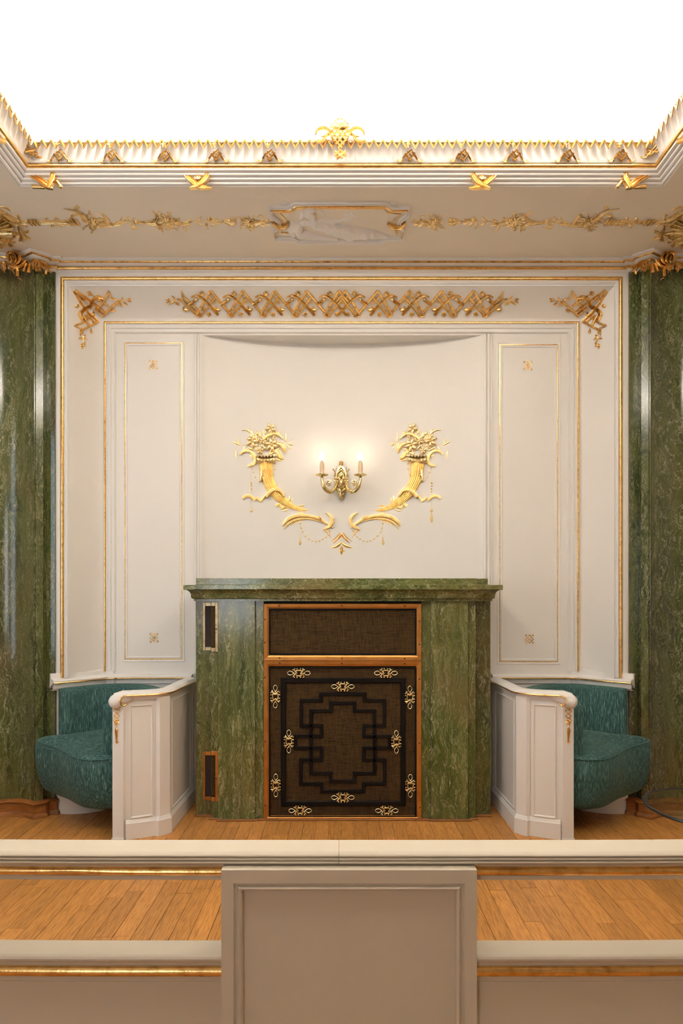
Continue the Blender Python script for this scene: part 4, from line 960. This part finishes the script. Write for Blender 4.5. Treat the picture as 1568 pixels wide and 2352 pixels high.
# ---- soffit garlands
def bouquet(o, c, R, rnd, mat, t):
    for i, (dx, dy, r) in enumerate(((-.15, -.1, .55), (.35, .35, .48), (.05, .75, .36), (.55, -.2, .34))):
        o.flower((c[0]+R*dx, c[1]+R*dy*.8), R*r, 6, .6, rnd.random()*3, .5, .006, .25); o.flower((c[0]+R*dx, c[1]+R*dy*.8), R*r*.55, 5, .7, rnd.random()*3, .5, .010, .3)
        o.build('rose', mat, t)
    for i in range(14):
        a = 2*PI*i/14+rnd.uniform(-.2, .2); r0 = R*.5; r1 = R*rnd.uniform(1.15, 1.7); e = .72
        x0, y0 = c[0]+r0*math.cos(a), c[1]+r0*math.sin(a)*e; a2 = a+rnd.uniform(-.5, .5)
        mx_, my_ = c[0]+(r0+r1)/2*math.cos(a), c[1]+(r0+r1)/2*math.sin(a)*e
        o.stroke([(x0, y0), (mx_, my_), (c[0]+r1*math.cos(a2), c[1]+r1*math.sin(a2)*e)], [R*.08, R*.15, R*.03], 'rib', .7, lift=.002)
        if i % 3 == 0: o.bud((c[0]+r1*.95*math.cos(a2), c[1]+r1*.95*math.sin(a2)*e), a2, R*.3, .002)
    o.build('leaf_spray', mat, t)
def garland(side):
    rnd = random.Random(11 if side == 'left' else 12); mir = None if side == 'left' else 784
    t = empty('ceiling_garland', ((-1.4 if side == 'left' else 1.4), 3.9, 3.955), 'gilt garland of three flower bouquets on the soffit, %s of the plaster plaque' % side, 'ceiling ornament')
    o = Orn(S_soffit, 0, 180, 2.8, mir); g = M_golds
    o.stroke([(160, 915), (250, 924), (330, 924), (440, 926)], [10, 18, 18, 30], 'rib', .8)
    for x, w in ((188, 16), (212, 18), (236, 14), (440, 18), (462, 22), (486, 20)): o.stroke([(x-10, 902), (x+6, 920), (x+22, 944)], [6, w, 6], 'rib', .9, lift=.004)
    o.stroke([(288, 902), (335, 925), (400, 952)], [10, 9, 16], 'vee'); o.stroke([(365, 898), (340, 925), (335, 948)], [14, 8, 14], 'vee'); o.bead((338, 945), 12); o.bead((300, 905), 10); o.bead((360, 900), 10); o.build('knotted_staff', g, t)
    o.stroke([(500, 940), (462, 915), (465, 882), (500, 880)], [10, 18, 16, 6], 'rib', .8); o.stroke([(408, 835), (480, 850), (535, 880), (560, 915)], [3, 10, 24, 20], 'rib', .8, lift=.004); o.bud((490, 848), -1.5, 34); o.stroke([(632, 860), (675, 890), (702, 935)], [3, 14, 20], 'rib', .8)
    o.stroke([(640, 935), (710, 942), (790, 932)], [28, 20, 12], 'rib', .8); o.stroke([(735, 938), (775, 915), (786, 886)], [16, 14, 4], 'vee'); o.build('curling_leaf', g, t)
    bouquet(o, (598, 925), 55, rnd, g, t)
    for a, c, w in (((770, 925), (826, 884), 16), ((790, 930), (770, 955), 12), ((830, 925), (812, 890), 14), ((830, 930), (905, 958), 16), ((850, 930), (860, 975), 16), ((880, 925), (840, 900), 12), ((860, 940), (885, 972), 12)): o.leaf(a, c, w, .2)
    o.stroke([(780, 932), (830, 925), (890, 925)], 9); o.stroke([(868, 920), (940, 928), (1000, 922)], [16, 18, 36], 'rib', .8); o.stroke([(985, 925), (1012, 890), (975, 850)], [24, 18, 4], 'rib', .8); o.stroke([(990, 935), (1030, 955), (1046, 992)], [22, 16, 4], 'rib', .8); o.bead((872, 922), 14); o.build('curling_leaf', g, t)
    bouquet(o, (1075, 920), 56, rnd, g, t)
    o.stroke([(1120, 920), (1180, 935), (1245, 918)], [26, 18, 6], 'rib', .8); o.stroke([(1240, 918), (1300, 925), (1420, 920)], [5, 6, 6])
    for a, c in (((1180, 930), (1215, 990)), ((1190, 925), (1240, 950)), ((1180, 920), (1230, 900)), ((1255, 920), (1295, 885)), ((1270, 922), (1305, 945)), ((1320, 922), (1345, 890)), ((1330, 925), (1340, 972)), ((1350, 922), (1385, 950)), ((1350, 918), (1385, 900)), ((1380, 920), (1420, 935)), ((1380, 915), (1410, 900))): o.leaf(a, c, 18, .15)
    o.bead((1345, 905), 16); o.build('leaf_chain', g, t)
    o.stroke([(1420, 922), (1450, 918), (1480, 918), (1510, 915)], [6, 20, 40, 30], 'rib', .8); o.bead((1428, 920), 9); o.build('finial', g, t)
    bouquet(o, (1598, 925), 48, rnd, g, t)
    o.stroke([(1640, 930), (1690, 920), (1752, 925)], [24, 16, 5], 'rib', .8)
    for a, c in (((1660, 925), (1700, 890)), ((1670, 930), (1705, 955)), ((1690, 922), (1735, 905)), ((1690, 925), (1735, 945))): o.leaf(a, c, 16, .1)
    o.stroke([(1650, 900), (1670, 880), (1695, 890), (1680, 905)], 7); o.build('leaf_tip', g, t)
garland('left'); garland('right')

# ---- corner shells on the soffit
for side in ('left', 'right'):
    t = empty('corner_shell', ((-2.1 if side == 'left' else 2.1), 4.0, 3.955), 'gilt fan shell with straps at the far %s corner of the soffit' % side, 'ceiling ornament')
    o = Orn(S_soffit, 0, 440, 11.2, None if side == 'left' else 784); g = M_golds
    for i in range(9):
        a = -.95+i*.24; o.stroke([(-260, 980), (-260+240*math.cos(a), 980+240*math.sin(a)), (-260+(560+40*(i % 2))*math.cos(a), 980+(470)*math.sin(a))], [20, 60, 70], 'rib', .6, lift=.02); 
        o.build('shell_rib', g, t)
    for pts, w in (([(-40, 430), (150, 560), (330, 680), (520, 760), (720, 770)], [50, 60, 60, 60, 20]), ([(0, 590), (200, 720), (400, 800), (520, 790)], [50, 50, 50, 30]), ([(470, 800), (500, 960), (600, 1110), (780, 1200)], [50, 70, 60, 14]),
                   ([(0, 930), (200, 1010), (380, 1060), (520, 1080)], [40, 50, 50, 40]), ([(480, 1110), (340, 1130), (230, 1220), (260, 1370), (310, 1370)], [40, 55, 60, 40, 16]), ([(0, 1180), (120, 1210), (240, 1340)], [60, 70, 40]),
                   ([(540, 1090), (540, 1180), (480, 1240)], [60, 70, 10]), ([(560, 1180), (600, 1240)], [60, 40])):
        o.stroke(pts, w, 'rib', .7, lift=.012); o.build('strap', g, t)
    o.stroke([(0, 390), (180, 430), (345, 525)], [30, 60, 6], 'vee', .7); o.stroke([(370, 600), (460, 620), (490, 720)], [14, 70, 50], 'vee'); o.stroke([(560, 840), (700, 905)], [40, 50], 'flat'); o.stroke([(620, 1050), (735, 1010)], [60, 60], 'flat'); o.stroke([(290, 1290), (410, 1300)], [40, 40], 'flat'); o.build('leaf_tip', g, t)

# ---- white plaque with a reclining figure in low relief
t = empty('figure_plaque', (0, 4.0, 3.955), 'white plaster plaque of a reclining figure in a gilt-lined shaped frame on the soffit', 'ceiling relief')
o = Orn(S_soffit, 540, 240, 3.015)
outl = [(240, 712), (368, 712), (410, 684), (1042, 684), (1092, 714), (1205, 712), (1192, 768), (1145, 800), (1130, 840), (1168, 868), (1162, 925), (1052, 925), (1002, 946), (440, 946), (402, 925), (278, 925), (272, 865), (310, 845), (300, 802), (250, 765), (240, 712)]
o.stroke(outl, 24, 'flat', .9, 1); o.build('plaque_frame', M_white, t)
o.stroke([(246, 724), (376, 724), (416, 697), (1036, 697), (1086, 727), (1198, 724)], 12, 'round', .9, 1, lift=.012); o.stroke([(296, 742), (382, 746), (430, 716), (1028, 718), (1052, 746), (1150, 756), (1092, 806)], 6, 'round', 1, 1, lift=.004); o.stroke([(296, 742), (350, 800)], 8, 'round', 1, 1, lift=.004)
o.stroke([(278, 918), (282, 870), (312, 852)], 7, 'round', 1, 1, lift=.01); o.stroke([(325, 848), (318, 886), (372, 888)], 6, 'round', 1, 1, lift=.003); o.stroke([(430, 905), (465, 918), (520, 918)], 5, 'round', 1, 1); o.stroke([(1150, 920), (1162, 880), (1130, 848), (1100, 848), (1118, 890)], 8, 'round', 1, 1, lift=.01)
o.build('gilt_line', M_gold, t)
o.stroke([(262, 808), (290, 832), (340, 832), (368, 806)], [10, 18, 18, 8], 'rib', .9, lift=.016); o.build('gilt_curl', M_gold, t); o.stroke([(1055, 812), (1095, 838), (1148, 834), (1178, 804)], [10, 18, 18, 8], 'rib', .9, lift=.016); o.build('gilt_curl', M_gold, t)
o.stroke([(300, 706), (330, 680), (375, 690)], [12, 20, 10], 'rib'); o.build('frame_leaf', M_white, t); o.stroke([(1060, 690), (1110, 682), (1112, 706)], [12, 18, 10], 'rib'); o.build('frame_leaf', M_white, t)
caps = [(508, 752, 30, 530, 770, 27), (500, 735, 24, 540, 728, 20), (470, 760, 22, 455, 790, 12), (535, 790, 17, 552, 812, 20), (556, 826, 34, 640, 850, 36), (640, 850, 36, 700, 862, 40), (700, 862, 40, 790, 884, 46), (790, 884, 46, 900, 892, 34),
        (900, 892, 34, 960, 896, 28), (960, 896, 28, 1050, 912, 15), (1050, 912, 14, 1088, 922, 9), (585, 806, 15, 680, 816, 12), (680, 816, 12, 750, 802, 8), (750, 802, 7, 775, 790, 5), (548, 820, 18, 470, 822, 16), (470, 822, 16, 400, 850, 12),
        (430, 850, 38, 400, 835, 28), (450, 895, 30, 560, 915, 22), (560, 915, 22, 700, 930, 14), (380, 860, 22, 400, 900, 20), (605, 838, 18, 612, 842, 15)]
def fig_h(x, y):
    s = 0
    for x0, y0, r0, x1, y1, r1 in caps:
        dx, dy = x1-x0, y1-y0; u = max(0, min(1, ((x-x0)*dx+(y-y0)*dy)/(dx*dx+dy*dy+1e-6))); r = r0+(r1-r0)*u
        d2 = ((x-x0-dx*u)**2+(y-y0-dy*u)**2)/(r*r)
        if d2 < 1: s += (r*math.sqrt(1-d2))**3
    return s**(1/3)*.9
o = Orn(S_soffit, 540, 240, 3.015); rows = []
for j in range(74):
    y = 706+j*3.15; row = []
    for i in range(220):
        x = 362+i*3.35; px_, py_ = o.T(x, y); p = S_soffit(px_, py_); row.append((p.x, p.y, p.z+.002-min(.036, fig_h(x, y)*.00095)-(.0003*math.sin(x*.3+y*.5) if fig_h(x, y) > 8 and y > 880 else 0)))
    rows.append(row)
b = B(); b.grid(rows); b.build('relief_figure', M_white, t, True, 80)
for i in range(16):
    a = i*2.4; c = (790+math.cos(a)*26*(i/16+.3), 782+math.sin(a)*18*(i/16+.3)); o.leaf(c, (c[0]+26*math.cos(a), c[1]+20*math.sin(a)), 12)
o.stroke([(560, 730), (600, 745), (632, 785)], [4, 16, 4], 'vee'); o.build('relief_flowers', M_white, t)

# ---- strap crosses on the stepped moulding
for i, (kind, mir, lab) in enumerate((('end', None, 'near the left end of the recess'), ('mid', None, 'left of centre'), ('mid', 781, 'right of centre'), ('end', 779, 'near the right end of the recess'))):
    o = Orn(S_plane(3.672), 0, 180, 2.8, mir, lift=.012)
    if kind == 'mid':
        o.stroke([(1190, 622), (1232, 662), (1290, 704), (1362, 712)], [28, 32, 30, 6], 'rib', .7); o.stroke([(1342, 622), (1318, 668), (1276, 700), (1225, 716)], [28, 30, 24, 6], 'rib', .7, lift=.008); o.bud((1285, 665), -2, 36, .01); o.leaf((1290, 700), (1240, 712), 20)
    else:
        o.stroke([(182, 625), (245, 652), (300, 690), (345, 716)], [12, 34, 44, 10], 'rib', .7); o.stroke([(352, 618), (348, 660), (318, 714)], [30, 36, 20], 'rib', .7, lift=.008); o.stroke([(372, 668), (392, 695), (410, 706)], [24, 26, 4], 'vee'); o.stroke([(212, 700), (245, 702), (290, 712)], [20, 18, 4], 'vee')
    r = o.build('strap_cross', M_gold); tag(r, 'gilt crossed strap ornament on the stepped moulding, '+lab, 'ceiling ornament')
# straps on the side runs of the recess, just entering the frame
for s in (-1, 1):
    b = B(); x = s*(XR+.045)
    b.tube([(x-s*.03, 3.40, 4.0), (x, 3.33, 3.975), (x+s*.04, 3.24, 3.955)], [.016, .02, .006], 8); b.tube([(x-s*.03, 3.22, 4.0), (x, 3.30, 3.975), (x+s*.04, 3.42, 3.955)], [.016, .02, .006], 8)
    r = b.build('strap_cross', M_gold); tag(r, 'gilt crossed strap ornament cut by the %s edge of the frame' % ('left' if s < 0 else 'right'), 'ceiling ornament')
# ---- little trellis mounts in the fluted cove
names = ['first from the left corner', 'second from the left corner', 'third from the left corner', 'fourth from the left corner', 'left of the central cartouche', 'right of the central cartouche', 'fourth from the right corner', 'third from the right corner', 'second from the right corner', 'first from the right corner']
for x, lab in zip((137, 257, 380, 497, 620, 941, 1063, 1182, 1304, 1426), names):
    o = Orn(S_rec, x-137.5, 180, 2.8, lift=.006)
    for p in (((338, 515), (362, 482)), ((352, 482), (392, 536)), ((372, 536), (418, 478)), ((366, 470), (392, 500)), ((392, 462), (432, 520)), ((432, 520), (412, 488)), ((350, 500), (400, 458))): o.stroke(list(p), 13, 'flat', .9, 1, lift=.003)
    for s in (-1, 1): o.stroke([(385+s*48, 512), (385+s*62, 534), (385+s*84, 520)], [10, 16, 5], 'vee', .9)
    o.stroke([(372, 445), (368, 415)], [14, 8], 'vee', .9); o.leaf((370, 430), (350, 420), 10); o.leaf((370, 430), (390, 420), 10)
    r = o.build('cove_mount', M_goldd); tag(r, 'small gilt trellis mount in the fluted cove, '+lab, 'ceiling ornament', 'trellis mounts in the fluted cove')
for s in (-1, 1):
    b = B(); cx_, cy_ = s*(XR-.045), YR-.045
    for (a, c, z0_, z1_) in ((-.035, .035, 4.05, 4.10), (.035, -.035, 4.05, 4.10), (-.05, 0, 4.085, 4.055), (.05, 0, 4.085, 4.055), (-.02, -.06, 4.05, 4.065)):
        b.tube([(cx_+s*a*.7, cy_-a*.7, z0_), (cx_+s*c*.7, cy_-c*.7, z1_)], .006, 6)
    r = b.build('corner_mount', M_goldd); tag(r, 'gilt trellis mount in the %s corner of the fluted cove' % ('left' if s < 0 else 'right'), 'ceiling ornament')

# ---- basketwork cartouche in the middle of the cornice
t = empty('central_cartouche', (0, 3.54, 4.15), 'gilt basketwork cartouche rising over the middle of the ceiling cornice', 'ceiling ornament')
o = Orn(S_plane(3.545), 540, 240, 3.015, lift=.006)
def inside(x, y): return abs(x-725)/84+abs(y-215)/118 < 1 and y > 150
for fam in (0, 1):
    for k in range(-7, 8):
        c = k*36; run = []
        for s in range(-200, 200, 4):
            x = 725+s+(c if fam == 0 else c); y = 215+(s if fam == 0 else -s)*1.15
            if inside(x, y): run.append((x, y))
        if len(run) > 4: o.stroke([run[0], run[-1]], 12, 'flat', .9, 1, lift=.004 if (k+fam) % 2 else .009)
o.build('basketwork', M_gold, t)
for p in (((690, 330), (745, 378)), ((765, 330), (705, 378)), ((690, 365), (730, 320)), ((768, 365), (722, 320)), ((700, 380), (765, 340))): o.stroke(list(p), 12, 'flat', .9, 1, lift=.004)
o.build('trellis_foot', M_gold, t)
for a in (-1.15, -.75, -.38, 0, .38, .75, 1.15): o.leaf((725, 188), (725+82*math.sin(a)*.95, 188-84*math.cos(a)), 26, 0, .8, lift=.006)
o.stroke([(655, 165), (672, 135), (700, 112), (725, 100), (750, 112), (778, 135), (795, 165)], 10, 'round', .9); o.build('shell_crest', M_goldd, t)
for s in (-1, 1):
    q = lambda u, v: (725+s*(u-725), v)
    o.stroke([q(665, 205), q(615, 175), q(572, 190), q(556, 225)], [26, 26, 22, 12], 'rib', .8, lift=.006); o.stroke([q(650, 200), q(625, 235), q(595, 262), q(548, 256)], [14, 18, 18, 8], 'rib', .8); o.leaf(q(650, 215), q(590, 225), 18); o.build('side_scroll', M_gold, t)
